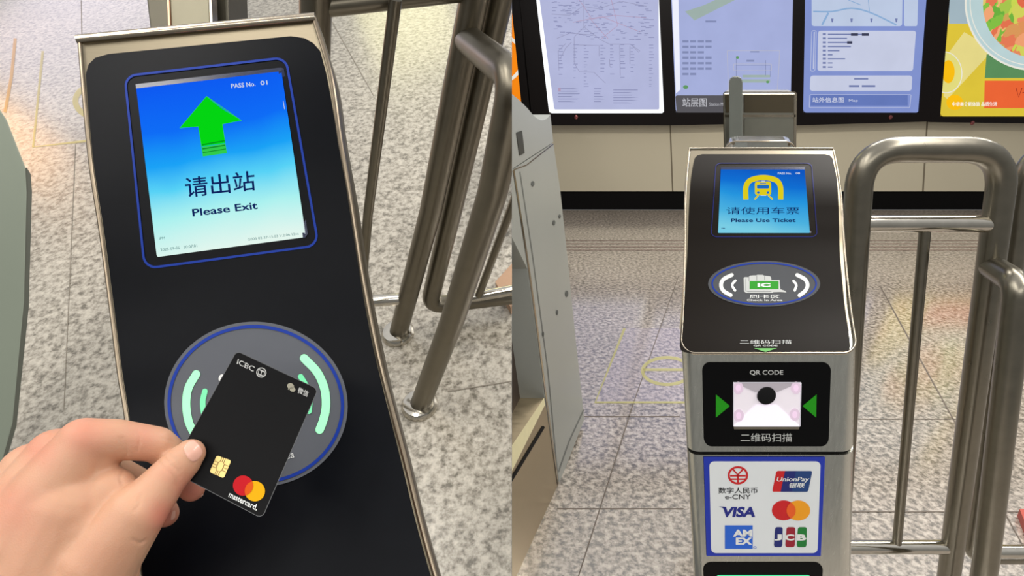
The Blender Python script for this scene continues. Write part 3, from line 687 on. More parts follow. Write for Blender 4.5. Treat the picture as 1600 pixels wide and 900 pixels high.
draw('amex_dot', FR, [ring(*z6(341, 779), 2, 1.8, .7)], BLU, st, e2)
for nm, x0, x1, mm in (('jcb_blue', 419, 456, NAVY), ('jcb_red', 466, 508, mat('logo_crimson', (150, 22, 44), .5)), ('jcb_green', 513, 556, GRN)):
    draw(nm, FR, [rrgrid([z6(x0+6, 695), z6(x1, 695), z6(x1-2, 778), z6(x0, 778)], .25, .12)], mm, st, e1)
draw('jcb_writing', FR, [text('J', zq(z6, 421, 724, 452, 750), .05), text('C', zq(z6, 464, 724, 504, 750), .05), text('B', zq(z6, 514, 724, 553, 750), .05)], M['white'], st, e2)
ep = draw('exit_light_panel', FR, [rrgrid([z6(128, 843), z6(624, 843), z6(612, 1100), z6(135, 1100)], .07, .12)], M['black_print'], gate, .0012, label='black light panel low on the front')
draw('green_light', FR, [rrgrid([z6(180, 893), z6(572, 893), z6(565, 1050), z6(185, 1050)], .04, .08)], emit('green_light', (90, 235, 170), 1.0), ep, .0018)
# raised far end of the gate
YB = 2.1
BK = Plane((0, YB, 0), (0, 1, 0))
def gbox(name, q, thick, m, parent, bv=.004, pl_=None, clip=0, label=None, dirn=(0, 1, 0)):
    pl_ = pl_ or BK
    o = mobj(name, *ngonz([pl_.hit(*p)[0] for p in q], thick, dirn), m, parent, label=label, clip=clip)
    if bv: bevel(o, bv)
    return o
rearm = steel('rear_steel', (176, 174, 164), .4, (6, 200, 6)); dark = mat('smoked_panel', (70, 62, 46), .3)
rh = gbox('rear_housing', [(1130, 146), (1244, 146), (1242, 330), (1134, 330)], .35, rearm, gate, dirn=(KX, 1, 0))
R0 = Plane((0, YB-.003, 0), (0, 1, 0))
draw('smoked_inset', R0, [rrgrid([(1163, 148), (1240, 148), (1240, 176), (1163, 176)], .02, .04), rrgrid([(1133, 148), (1139, 148), (1140, 176), (1134, 176)], .05, .03)], dark, rh, .001)
draw('lower_inset', R0, [rrgrid([(1163, 185), (1240, 185), (1240, 232), (1163, 232)], .02, .04)], mat('grey_inset', (104, 104, 94), .5), rh, .001)
draw('bright_edge', R0, [rrline([(1130, 144), (1244, 144), (1242, 330), (1133, 330)], .03, .02, 1.4), stroke([(1132, 181), (1243, 181)], 3.6, cap=False), stroke([(1242, 145), (1241, 232)], 2, cap=False)], M['steelrim'], rh, .002)
fin = gbox('sensor_post', [(1139, 128), (1141, 122), (1146, 119.5), (1153, 119.5), (1158, 122), (1160, 128), (1160, 330), (1140, 330)], .05, mat('grey_post', (112, 116, 110), .45, .2), gate, .003, Plane((0, YB-.09, 0), (0, 1, 0)), dirn=(KX, 1, 0))
clear = bpy.data.materials.new('clear_plastic'); clear.use_nodes = True
cb = clear.node_tree.nodes['Principled BSDF']; cb.inputs['Transmission Weight'].default_value = .92; cb.inputs['Roughness'].default_value = .05; cb.inputs['Base Color'].default_value = (.9, .92, .92, 1)
cn = clear.node_tree.nodes.new('ShaderNodeTexNoise'); cn.inputs['Scale'].default_value = 30; cm = clear.node_tree.nodes.new('ShaderNodeMapRange'); cm.inputs[3].default_value = .03; cm.inputs[4].default_value = .09
clear.node_tree.links.new(cn.outputs['Fac'], cm.inputs[0]); clear.node_tree.links.new(cm.outputs[0], cb.inputs['Roughness'])
CV = Plane((0, 1.40, 0), (0, 1, 0))
cov = gbox('clear_cover', [(1131, 240), (1133, 232), (1139, 224), (1148, 221), (1228, 221), (1237, 224), (1243, 232), (1245, 240), (1245, 330), (1131, 330)], .12, clear, gate, .002, CV, dirn=(KX, 1, 0))
cp = [CV.hit(*p)[0] for p in ((1131, 300), (1131, 238), (1135, 229), (1141, 223), (1149, 221), (1228, 221), (1236, 224), (1241, 229), (1244, 238), (1244, 300))]
tube('cover_edge', cp, .0018, M['steelrim'], cov, n=8)
for px in ((1146, 224), (1233, 226)):
    a_, nn = CV.hit(*px); lathe('cover_screw', a_, nn, [(.004, 0), (.003, .002)], M['steelrim'], cov, 12)

# ------------------------------------------------------------------ neighbouring gate cabinet at the left edge of the right picture
SD = Plane(G(-.51, 0, 0), Vector((KX, 1, 0)).cross(Vector((KZ, 0, 1))))
def fixside(): pass
cab = thing('gate_cabinet', 'tall grey gate cabinet with curved top and open side niche, left of scanner gate', 'gate cabinet', (.06, 1.5, 0), 'gate cabinets')
cabm = mat('satin_grey_metal', (166, 168, 162), .35, .3, var=.05, scale=3)
# outward direction of the side is +x; the body extends to -x
INW = Vector((-1, 0, 0))
side_top = [(760, 128), (790, 140), (800, 147), (812, 157), (824, 169), (834, 181), (840, 186), (847, 188), (854, 186), (860, 179)]
outline = side_top+[(864, 222), (864.5, 223)]
o = mobj('upper_cover', *ngonz([SD.hit(*p)[0] for p in side_top+[(864.5, 222), (800, 264), (760, 288)]], .16, INW), cabm, cab, clip=1)
lower = [(760, 290), (800, 266), (864.5, 224), (875, 294), (887, 405), (900, 535), (913, 655), (872, 761), (851, 622), (838, 520), (824, 420)]
o = mobj('side_panel', *ngonz([SD.hit(*p)[0] for p in lower], .16, INW), cabm, cab, clip=1)
lowbox = [(851, 622), (872, 761), (814, 897), (740, 1072), (740, 842), (800, 733)]
lowm = steel('warm_steel', (186, 170, 142), .35, (6, 6, 200))
o = mobj('base_box', *ngonz([SD.hit(*p)[0] for p in lowbox], .16, INW), lowm, cab, clip=1)
SDI = Plane(G(-.60, 0, 0), Vector((KX, 1, 0)).cross(Vector((KZ, 0, 1))))
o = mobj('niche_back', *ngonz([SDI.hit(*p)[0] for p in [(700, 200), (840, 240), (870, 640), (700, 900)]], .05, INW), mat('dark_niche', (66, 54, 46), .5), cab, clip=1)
draw('cream_tray', SD, [poly((796, 700), (849, 622), (851, 632), (796, 742))], mat('cream_tray', (232, 222, 176), .4), cab, .002, clip=1)
draw('slot', SD, [stroke([(780, 780), (848, 668)], 4.5)], M['black'], cab, .002, clip=1)
draw('display_slot', SD, [poly((806, 207), (815, 204), (819, 239), (811, 243))], mat('dark_slot', (54, 54, 46), .4), cab, .002)
draw('panel_seam', SD, [stroke([(802, 265), (822, 258), (864, 225)], 1.4, cap=False)], M['steelrim'], cab, .002)
draw('edge_line', SD, [stroke([(802, 266), (826, 420), (840, 520), (853, 622), (872, 757)], 2.4, cap=False)], M['steelrim'], cab, .0018)
draw('fold_line', SD, [stroke([(812, 268), (832, 400), (856, 580), (872, 752)], 1.0, cap=False), stroke([(872, 738), (889, 690), (912, 640)], 1.4, cap=False)], mat('grey_fold', (112, 114, 110), .5), cab, .002)
draw('scuff_mark', SD, [ell(832, 287, 2.4, 4), ell(865, 348, 2, 4), ell(874, 338, 1.8, 3), ell(870, 488, 1.5, 4), ell(848, 522, 1.5, 4), ell(885, 459, 2.2, 5)], mat('scuff', (80, 82, 78), .6), cab, .002)

# ------------------------------------------------------------------ railings of the right picture
def at(px, py, y): 
    pl_ = Plane((0, y, 0), (0, 1, 0)); return pl_.hit(px, py)[0]
YR = 1.2
def down(p):                               # carry a post on to the floor
    p = Vector(p); d = Vector((KZ, 0, 1)); return p-d*p.z
rail = thing('barrier_rail', 'large upright steel pipe hoop rail with crossbars, right beside the ticket gate', 'railing', down(at(1400, 855, YR)), 'steel pipe rails')
r0 = .0255
lp = at(1307, 850, YR); rp_ = at(1489, 850, YR)
tube('hoop', fillet([down(lp), at(1345, 234, YR), at(1572, 234, YR), down(rp_)], .085, 12), r0*1.04, M['pipe'], rail)
tube('crossbar', [at(1352, 350, YR), at(1560, 350, YR)], .0185, M['pipeshiny'], rail)
tube('crossbar', [at(1310, 855, YR), at(1488, 855, YR)], .0185, M['pipeshiny'], rail)
tube('thin_bar', [at(1446, 352, YR), at(1401, 853, YR)], .0115, M['pipe'], rail, n=16)
for q in (down(lp), down(rp_)): lathe('floor_flange', q, (0, 0, 1), [(.05, 0), (.05, .004), (.04, .012), (.028, .014)], M['pipeshiny'], rail)
rail2 = thing('barrier_rail', 'nearer steel pipe rail branching off the hoop and bending downward at right edge', 'railing', (1.25, .95, 0), 'steel pipe rails')
pA = at(1548, 416, YR); pB = at(1592, 444, 1.07); pC = at(1540, 880, 1.03)
tube('post', fillet([pA, pB, pC, down(pC)], [.035, .01], 10), r0, M['pipe'], rail2)
lathe('floor_flange', down(pC), (0, 0, 1), [(.05, 0), (.05, .004), (.04, .012), (.028, .014)], M['pipeshiny'], rail2)
rail3 = thing('barrier_rail', 'steel pipe frame behind the nearer rail, running past right edge', 'railing', (1.5, 1.4, 0), 'steel pipe rails')
tube('post', fillet([at(1700, 230, 1.3), at(1606, 232, 1.3), at(1516, 868, 1.3), at(1700, 868, 1.3)], [.09, .05], 10), r0*.95, M['pipe'], rail3)
rb = tube('crossbar', [at(1553, 862, 1.24), at(1720, 862, 1.24)], .0185, M['pipeshiny'], rail3)
fp = FLOOR.hit(1602, 825)[0]
o = mobj('red_floor_box', *ngonz([FLOOR.hit(*p)[0]+Vector((0, 0, .001)) for p in ((1589, 806), (1640, 803), (1660, 850), (1603, 842))], .03, (0, 0, 1)), mat('red_paint', (176, 72, 58), .5))
tag(o, 'corner of a low red block on the floor at right edge', 'floor block')

# ------------------------------------------------------------------ the left-hand place: looking down on a gate
NL = cam2w(-.058, .689, .722).normalized()
HL = 1.25
LF = Plane(CAM-NL*HL, NL)
UP = cam2w(325, 887, 900).normalized()
# unseen coloured lamps added in place of wall lightboxes, to tint this floor
def glow(px, py, dist, sx, sy, power, col):
    h = LF.hit(px, py)[0]; d = (h-CAM).normalized(); rf = d-2*d.dot(NL)*NL
    l = area('added_lightbox_glow', h+rf*dist, (-rf).to_track_quat('-Z', 'Y').to_euler(), sx, sy, power, col); return l
glow(150, 60, 2.2, 1.6, 1.0, 8, (.86, .80, 1))
glow(640, 40, 2.2, .8, .8, 5, (1, .95, .45))
glow(-20, 200, 1.8, .4, .9, 5, (1, .5, .2))
def ext(px0, px1, py0, py1): return [LF.hit(px0, py0)[0], LF.hit(px1, py0)[0], LF.hit(px1, py1)[0], LF.hit(px0, py1)[0]]
mobj('floor', ext(-900, 799.6, -160, 1700), [(0, 1, 2, 3)], M['granite_l'], kind='structure')
draw('trim_4', LF, [stroke([(512, 22), (584, 150)], 1.2, cap=False), stroke([(127, 0), (128, 60)], 1, cap=False), stroke([(700, 612), (799, 596)], 1.6, cap=False), stroke([(118, 226), (110, 420), (100, 640)], 1, cap=False)], mat('pale_joint', (132, 124, 112), .7), None, .0014, kind='structure')
ym2 = mat('painted_yellow_reflection_near', (206, 190, 96), .3, alpha=.55)
o = draw('painted_reflection', LF, [stroke([(67, 80), (52, 230), (140, 220), (300, 202)], 4, cap=False), ring(170, 158, 52, 30, 9)], ym2, None, .0016)  # mirrored sign painted onto this floor as a translucent decal
tag(o, 'yellow outlined sign reflection painted on floor behind the left picture gate, partly hidden', 'painted reflection')
o = draw('painted_reflection', LF, [stroke([(24, 60), (18, 120), (8, 176)], 5, cap=False)], mat('painted_orange_reflection', (214, 160, 60), .3, alpha=.6), None, .0016)  # orange reflection at the floor's edge, painted as a stripe
tag(o, 'short orange reflection stripe painted on floor at the left picture edge', 'painted reflection')

W = .19
rows_px = [((122, 64), (495, 29), .456), ((130, 160), (521, 118), .440), ((140, 262), (535.5, 217), .431), ((155, 360), (552, 310), .428), ((171, 480), (570, 425), .425),
           ((183.5, 580), (589, 524), .418), ((196, 662), (608, 606), .411), ((205, 790), (637, 715), .393), ((215, 905), (668, 838), .373), ((236, 1080), (715, 1000), .35), ((262, 1300), (775, 1215), .33)]
rows3 = [(P(*a, d), P(*b, d+.018)) for a, b, d in [(p, q, e*1.05) for p, q, e in rows_px]]
LL = crom([a for a, b in rows3], 6); RR = crom([b for a, b in rows3], 6)
LS = RowSurf(LL, RR)
lgate = thing('ticket_gate', 'black topped ticket gate with large lit screen reading Please Exit, in the left picture', 'ticket gate', LF.hit(470, 760)[0], 'ticket gates')
# shell: brushed steel skin, sides dropping toward the floor
V = []; Fc = []
nr = len(LL)
drop = [.0, .012, .30]
for i in range(nr):
    a, b = LL[i], RR[i]; nn = LS.nrm(min(i, nr-2))
    ud = (b-a).normalized()
    prof = [(a-UP*.30+ud*.02), a-nn*.02, a-nn*.004, a-nn*.001+ud*.001, a+nn*.0014+ud*.0035, a+nn*.0004+ud*.006, b+nn*.0004-ud*.006, b+nn*.0014-ud*.0035, b-nn*.001-ud*.001, b-nn*.004, b-nn*.02, (b-UP*.30-ud*.02)]
    V += prof
m_ = 12
for i in range(nr-1):
    for k in range(m_-1): a = i*m_+k; Fc.append((a, a+1, a+m_+1, a+m_))
Fc.append(tuple(range(m_)))
mobj('steel_shell', V, Fc, M['steelhead_l'], lgate, True)
# thick head rim
hp = [LL[0]+(RR[0]-LL[0])*t+LS.nrm(0)*.0012 for t in (0.004, .25, .5, .75, .996)]
tube('head_rim', hp, .0042, M['steelrim'], lgate, label='bright rolled steel edge at head of the panel')
hb = [RR[i]+LS.nrm(min(i, nr-2))*.001-(RR[i]-LL[i]).normalized()*.002 for i in range(nr)]
tube('side_rim', hb, .0020, M['rimdark'], lgate, n=10); 
hb = [LL[i]+LS.nrm(min(i, nr-2))*.001+(RR[i]-LL[i]).normalized()*.002 for i in range(nr)]
tube('side_rim', hb, .0018, M['rimdark'], lgate, n=10)
prs = [((170, 86), (455, 58)), ((150, 92), (476, 61)), ((140, 102), (490, 69)), ((135.5, 118), (500, 80))]
base = [((135.5, 118), (500, 80)), ((139, 165), (512, 127)), ((147, 262), (528.5, 217)), ((161, 360), (544, 311)), ((177, 480), (562, 427)), ((190, 580), (580, 527)), ((203, 662), (598.5, 609)), ((212, 790), (626, 718)), ((222, 905), (656, 841)), ((243, 1080), (703, 1003)), ((269, 1290), (760, 1206))]
prs += dens(base)[1:]
lp_ = cover(LS, prs, M['panel_l'], lgate, 'top_panel', .0012, 30)
z = .0018
def zz1(X, Y): return 100+X/3.461, Y/3.461
def zz2(X, Y): return 180+X/4.286, 240+Y/4.286
def zz3(X, Y): return 240+X/2.647, 480+Y/2.647
draw('screen_outline', LS, [rrline([(197, 121), (447.5, 92), (498.5, 384), (228, 420)], .07, .06, 3.6)], M['blue_line'], lp_, z)
sq = [(214, 134), (440, 108), (479, 371), (247, 402)]
a = LS.hit(320, 125)[0]; b = LS.hit(362, 388)[0]
sm = emit_ramp('exit_screen', a, b, [(0, (6, 92, 250)), (.28, (8, 112, 255)), (.48, (24, 168, 255)), (.62, (90, 218, 255)), (.78, (178, 250, 248)), (1, (236, 255, 246))], .92)
draw('screen', LS, [rrgrid(sq, .012, .012, 24)], sm, lp_, z, label='lit blue and white exit screen')
draw('screen_recess', LS, [poly((214, 134), (330, 120.5), (440, 108), (441, 113.5), (331, 127), (215, 140.5)), poly((440, 108), (445, 110), (482, 366), (478, 372), (474.5, 372), (436.5, 114))], M['screenframe'], lp_, z+.0003, join=True)
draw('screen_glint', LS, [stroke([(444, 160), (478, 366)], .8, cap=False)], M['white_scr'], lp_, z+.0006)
z2 = z+.0005
draw('exit_arrow_edge', LS, [stroke([zz1(*p) for p in ((778, 530), (635, 700), (735, 690), (760, 850), (885, 832), (862, 678), (965, 660))], 1.6, closed=True)], M['green_scr_edge'], lp_, z2)
draw('exit_arrow', LS, [poly(zz1(778, 532), zz1(862, 596), zz1(963, 659), zz1(862, 678), zz1(878, 780), zz1(753, 798), zz1(735, 690), zz1(637, 699))], M['green_scr'], lp_, z2+.0002)
draw('arrow_foot', LS, [poly(zz1(755, 800), zz1(878, 782), zz1(885, 832), zz1(760, 850))], M['green_scr_edge'], lp_, z2+.0002)
draw('arrow_stripe', LS, [stroke([zz1(754, 790), zz1(876, 768)], 1.3, cap=False), stroke([zz1(757, 812), zz1(880, 792)], 1.5, cap=False), stroke([zz1(759, 832), zz1(883, 812)], 1.1, cap=False)], M['green_scr_dark'], lp_, z2+.0004)
draw('pass_number', LS, [text('PASS No.', [zz1(908, 462), zz1(1038, 450), zz1(1042, 474), zz1(912, 487)], .015), text('01', [zz1(1066, 446), zz1(1104, 443), zz1(1107, 466), zz1(1069, 470)], .015)], M['white_scr'], lp_, z2)
draw('screen_writing', LS, [text('请出站', [zz2(470, 166), zz2(936, 118), zz2(948, 250), zz2(486, 300)], .008)], M['navy_scr'], lp_, z2)
draw('screen_english', LS, [text('Please Exit', [zz2(522, 376), zz2(955, 326), zz2(963, 374), zz2(528, 426)], .02)], M['navy_scr'], lp_, z2)
draw('screen_small_print', LS, [text('IPM', [zz2(304, 563), zz2(340, 560), zz2(342, 576), zz2(306, 580)], 0), text('2025-09-06   20:07:01', [zz2(312, 638), zz2(556, 610), zz2(559, 628), zz2(315, 656)], 0), text('G003 02-37-15.03 V.2.06.12ns', [zz2(893, 570), zz2(1232, 530), zz2(1235, 546), zz2(896, 586)], 0)], M['teal_scr'], lp_, z2)
c = zz3(427, 403)
draw('reader_disc', LS, [ell(c[0], c[1], 143, 129, .1, 80, 12)], M['disc'], lp_, z, label='grey round card reading area')
draw('reader_ring', LS, [ring(c[0], c[1], 135, 121.5, 5, .1, 96)], M['blue_line'], lp_, z2)
draw('signal_arc', LS, [stroke([zz3(*p) for p in ((182, 277), (150, 335), (141, 400), (150, 470), (172, 520), (195, 560))], 12.5, smooth=5)], M['mint'], lp_, z2)
draw('signal_arc', LS, [stroke([zz3(*p) for p in ((218, 348), (209, 390), (213, 440), (222, 470))], 8.5, smooth=5)], M['mint_dim'], lp_, z2)
draw('signal_arc', LS, [stroke([zz3(*p) for p in ((626, 212), (680, 270), (710, 340), (716, 410), (706, 465), (690, 508))], 13, smooth=5)], M['mint'], lp_, z2)
draw('signal_arc', LS, [stroke([zz3(*p) for p in ((612, 288), (636, 330), (650, 380), (646, 432))], 8.5, smooth=5)], M['mint_dim'], lp_, z2)
draw('reader_writing', LS, [text('ea', [zz3(552, 612), zz3(584, 603), zz3(586, 622), zz3(554, 631)], 0), ell(*zz3(290, 296), 6, 7)], M['white'], lp_, z2)
# raised far end of the gate, behind the head rim
def slab(name, q, d, thick, m, parent, clip=0, bv=.002, label=None, dirn=None):
    pts = [P(x, y, d) for x, y in q]
    nn = (pts[1]-pts[0]).cross(pts[2]-pts[1]).normalized()
    if nn.dot(CAM-pts[0]) > 0: nn = -nn
    o = mobj(name, *ngonz(pts, thick, dirn or nn), m, parent, label=label, clip=clip)
    if bv: bevel(o, bv)
    return o
rl = slab('rear_housing', [(224, -40), (354, -40), (357, 62), (236, 62)], .62, .05, mat('rear_dark_metal', (86, 82, 70), .4, .6), lgate)
slab('rear_cover', [(261, -42), (326, -42), (331, 62), (266, 62)], .60, .012, mat('beige_cover', (136, 130, 108), .4, .3), lgate, label='beige cover plate')
slab('cover_edge', [(259, -42), (262, -42), (267, 62), (264, 62)], .598, .012, mat('copper_edge', (206, 150, 120), .3, .7), lgate, bv=0)
slab('cover_edge', [(325, -42), (328, -42), (333, 62), (330, 62)], .598, .012, M['steelrim'], lgate, bv=0)

# left edge cabinet in the left picture
LDIR = (ray(-300, 500)*1.2-ray(0, 450)).normalized()
cb_ = thing('gate_cabinet', 'green-grey side of a neighbouring gate cabinet at far left edge, above the hand', 'gate cabinet', LF.hit(-60, 560)[0], 'gate cabinets')
lcm = mat('green_grey_metal', (126, 134, 120), .5, .2, var=.06, scale=4)
slab('side_panel', [(-200, 20), (0, 168), (12, 186), (42, 262), (44, 300), (40, 470), (22, 660), (0, 742), (-200, 900)], .95, .25, lcm, cb_, bv=.004, dirn=LDIR)
slab('edge_shade_strip', [(42, 262), (48, 272), (50, 300), (45, 480), (26, 665), (0, 752), (0, 742), (22, 660), (40, 470), (44, 300)], .949, .02, mat('painted_edge_shade', (74, 76, 66), .5), cb_, bv=0, dirn=LDIR)  # shaded edge of the cabinet put in as a darker strip

# railings of the left picture
def on_post(base, px, py):
    r = ray(px, py); w0 = CAM-base; A = r.dot(r); B = r.dot(UP); C_ = 1.0; D = r.dot(w0); E = UP.dot(w0)
    t = (B*E-C_*D)/(A*C_-B*B); return P(px, py, t)
B1 = LF.hit(622, 522)[0]; B2 = LF.hit(656, 634)[0]; B0 = LF.hit(487, 560)[0]; B3 = LF.hit(560, 560)[0]
lr = thing('barrier_rail', 'steel hoop rail with thin bar, its flange nearest the Please Exit screen', 'railing', B1, 'steel pipe rails')
topm = on_post(B1, 741, -4)
T0 = on_post(B0, 494, -60); T1 = on_post(B1, 752, -70)
tube('hoop', fillet([B0, T0, T1, topm, on_post(B1, 673, 330), B1], [.05, .05, .01, .01], 8), .0255, M['pipel'], lr, clip=-1)
b0a = on_post(B0, 500, 12); b1a = on_post(B1, 735, -14)
tube('crossbar', [b0a, b1a], .016, M['pipel'], lr, clip=-1)
thb = on_post(B3, 618, -2); tlo = on_post(B3, 563, 480)
tube('thin_bar', [thb, on_post(B3, 575, 335), tlo], .0105, M['pipel'], lr, n=16)
lb = on_post(B1, 630, 467)
tube('crossbar', [P(545, 473, proj(lb)[2]), lb], .0165, M['pipeshiny'], lr)
def flange(base, parent, s=1): lathe('floor_flange', base, NL, [(.047*s, 0), (.047*s, .006), (.040*s, .016), (.029*s, .018)], M['pipeshiny'], parent)
flange(B1, lr)
lr2 = thing('barrier_rail', 'bent steel pipe rail ending in the lowest shiny floor flange, left picture', 'railing', B2, 'steel pipe rails')
tb = on_post(B1, 730, 62); bend = on_post(B2, 806, 122)
tube('post', fillet([tb, bend, on_post(B2, 770, 300), on_post(B2, 707, 500), B2], [.045, .02, .02], 10), .026, M['pipel'], lr2, clip=-1)
flange(B2, lr2)
lr3 = thing('barrier_rail', 'dark steel pipe frame close behind the hoop post, with rounded lower corner, left picture', 'railing', LF.hit(690, 520)[0], 'steel pipe rails')
B4 = LF.hit(668, 505)[0]
tube('post', fillet([on_post(B4, 790, -40), on_post(B4, 706, 330), on_post(B4, 670, 478), on_post(B4, 670, 478)+(LF.hit(800, 470)[0]-LF.hit(670, 486)[0])], [.02, .05], 10), .0245, M['pipel'], lr3, clip=-1)
B5 = LF.hit(733, 500)[0]
tube('thin_bar', [on_post(B5, 812, 290), on_post(B5, 748, 462)], .0105, M['pipel'], lr3, clip=-1, n=16)
c1 = on_post(B5, 729, 467); d_ = proj(c1)[2]
tube('crossbar', [P(722, 468, d_), P(830, 448, d_*.98)], .0150, M['pipeshiny'], lr3, clip=-1)
o = mobj('brown_floor_block', *ngonz([LF.hit(*p)[0]+NL*.002 for p in ((775, 452), (840, 380), (860, 420), (799, 492))], .03, NL), mat('brown_board', (170, 136, 108), .5), clip=-1)
tag(o, 'corner of a low brown board on the floor behind the rails, left picture', 'floor block')

# ------------------------------------------------------------------ bank card
cq = [(370, 548.5), (497, 608), (409.5, 810), (266, 735)]; cdp = [.376, .372, .346, .342]
c3 = [P(*p, d) for p, d in zip(cq, cdp)]
ctr = sum(c3, Vector())/4
cn_ = (c3[1]-c3[3]).cross(c3[2]-c3[0]).normalized()
if cn_.dot(CAM-ctr) < 0: cn_ = -cn_
CP = Plane(ctr, cn_)
card = thing('bank_card', 'black bank card with gold chip and red and yellow circles, held over round reader', 'bank card', ctr)
Hc = homog(cq); out = []
for ux, uy, a0 in ((.06, .038, 180), (.94, .038, 270), (.94, .962, 0), (.06, .962, 90)):
    for k in range(9): a = math.radians(a0+90*k/8); out.append(Hc(ux+.06*math.cos(a), uy+.038*math.sin(a)))
o = mobj('card_body', *ngonz([CP.hit(*p)[0] for p in out], .0009, -cn_), mat('card_black', (10, 10, 12), .45, var=.15, scale=90, spec=.1), card)
draw('card_edge', CP, [stroke(out, 1.0, closed=True)], mat('card_edge_grey', (74, 76, 78), .4), card, .0002)
CPR = mat('card_silver_print', (176, 176, 174), .35, .4)
draw('bank_writing', CP, [text('ICBC', [zz3(350, 214), zz3(420, 247), zz3(413, 268), zz3(344, 235)], .012)], CPR, card, .0004)
draw('bank_emblem', CP, [ring(*zz3(446, 271), 7.2, 7.2, 1.4), text('工', [zz3(438, 258), zz3(460, 268), zz3(454, 286), zz3(432, 276)], .02), rrline([zz3(437, 257), zz3(461, 267), zz3(455, 288), zz3(431, 278)], .1, .1, .8)], CPR, card, .0004, join=True)
draw('speech_bubble_mark', CP, [ell(*zz3(567, 327), 5.4, 4.6, .4), ell(*zz3(575, 340), 4.6, 3.8, .4), poly(zz3(557, 334), zz3(565, 336), zz3(556, 342))], mat('card_bronze_print', (140, 136, 120), .4, .4), card, .0004, join=True)
draw('pay_writing', CP, [text('微信', [zz3(602, 330), zz3(643, 348), zz3(636, 372), zz3(594, 354)], .012)], CPR, card, .0004)
cq2 = [zz3(262, 613), zz3(322, 634), zz3(291, 708), zz3(232, 682)]
gold = mat('chip_gold', (226, 196, 124), .3, .55)
ch = draw('chip', CP, [rrgrid(cq2, .14, .12)], gold, card, .0004, label='gold contact chip')
hc = homog(cq2)
draw('chip_lines', CP, [stroke([hc(*p) for p in l], .9, cap=False) for l in ([(0, .33), (.3, .33), (.38, .25), (.38, 0)], [(1, .33), (.7, .33), (.62, .25), (.62, 0)], [(0, .66), (.3, .66), (.38, .75), (.38, 1)], [(1, .66), (.7, .66), (.62, .75), (.62, 1)], [(.3, .33), (.3, .66)], [(.7, .33), (.7, .66)], [(0, .5), (.3, .5)], [(.7, .5), (1, .5)], [(.5, 0), (.5, .25)], [(.5, .75), (.5, 1)])], mat('chip_groove', (120, 96, 48), .5, .3), ch, .0006, join=True)
c1_, c2_ = zz3(371, 738), zz3(420, 761)
draw('red_circle', CP, [ell(*c1_, 15.8, 15.8)], mat('card_red', (186, 22, 32), .5, spec=.1), card, .0004)
draw('yellow_circle', CP, [ell(*c2_, 15.8, 15.8)], mat('card_yellow', (222, 164, 6), .5, spec=.1), card, .0006)
dx, dy = c2_[0]-c1_[0], c2_[1]-c1_[1]; dd = math.hypot(dx, dy); ang = math.atan2(dy, dx)
v_, f_ = lens_shape((0, 0), (dd, 0), 15.8, 15.8)
draw('overlap_mark', CP, [([(c1_[0]+x*math.cos(ang)-y*math.sin(ang), c1_[1]+x*math.sin(ang)+y*math.cos(ang)) for x, y in v_], f_)], mat('card_orange', (208, 84, 16), .5, spec=.1), card, .0008)
draw('scheme_writing', CP, [text('mastercard.', [zz3(318, 762), zz3(434, 818), zz3(426, 842), zz3(309, 784)], .02)], M['white'], card, .0004)

# ------------------------------------------------------------------ hand
def capsule(bm, a, b, ra, rb, n=20):
    a, b = Vector(a), Vector(b); L_ = (b-a).length; t = (b-a)/L_
    pr = []
    for k in range(7): q = math.pi/2*k/6; pr.append((a-t*ra*math.cos(q), ra*math.sin(q)))
    for k in range(1, 8): q = k/8; pr.append((a+(b-a)*q, ra+(rb-ra)*q))
    for k in range(7): q = math.pi/2*k/6; pr.append((b+t*rb*math.sin(q), rb*math.cos(q)))
    u = t.orthogonal().normalized(); s = t.cross(u); rows = []
    for c_, r in pr:
        r = max(r, 1e-5); rows.append([bm.verts.new(c_+(u*math.cos(2*math.pi*k/n)+s*math.sin(2*math.pi*k/n))*r) for k in range(n)])
    for i in range(len(rows)-1):
        for k in range(n): bm.faces.new((rows[i][k], rows[i][(k+1) % n], rows[i+1][(k+1) % n], rows[i+1][k]))
    bm.faces.new(rows[0][::-1]); bm.faces.new(rows[-1])
def hp_(px, py, d, r): return P(px, py, d), r*d/F      # joint seen at a pixel, at its own distance, with its own size
bm = bmesh.new()
def chain(*js):
    J = [hp_(*j) for j in js]
    for (a, ra), (b, rb) in zip(J[:-1], J[1:]): capsule(bm, a, b, ra, rb)
chain((297, 709, .3445, 23), (285, 722, .343, 27.5), (260, 748, .338, 31), (240, 772, .334, 36), (212, 802, .328, 45), (150, 880, .322, 62), (60, 990, .32, 90))        # thumb
chain((300, 764, .366, 19.5), (284, 742, .366, 22), (268, 712, .358, 25), (245, 694, .35, 27), (180, 686, .338, 31), (130, 690, .33, 37), (30, 850, .318, 75), (-60, 1010, .315, 100))     # index finger
chain((258, 803, .369, 20.5), (244, 782, .373, 22), (212, 752, .376, 22), (150, 728, .352, 30), (88, 712, .340, 42), (-10, 880, .322, 80), (-80, 1010, .318, 100))     # middle finger
chain((236, 812, .376, 18), (195, 770, .374, 24), (120, 760, .36, 32), (52, 738, .350, 46), (-30, 900, .33, 80), (-90, 1010, .322, 95))                      # ring finger
chain((196, 822, .380, 16), (150, 800, .380, 22), (80, 800, .368, 34), (20, 778, .358, 44), (-60, 930, .338, 75), (-110, 1020, .328, 90))                            # little finger
chain((168, 808, .334, 44), (100, 800, .326, 70), (40, 930, .318, 95)); chain((150, 745, .338, 30), (110, 760, .330, 50)); chain((198, 846, .345, 28), (140, 940, .33, 66), (60, 1030, .325, 90))
chain((118, 738, .334, 50), (60, 800, .328, 72), (20, 880, .322, 90)); chain((170, 770, .334, 40), (120, 820, .326, 60), (70, 900, .32, 85)); chain((100, 720, .338, 44), (150, 708, .337, 38))
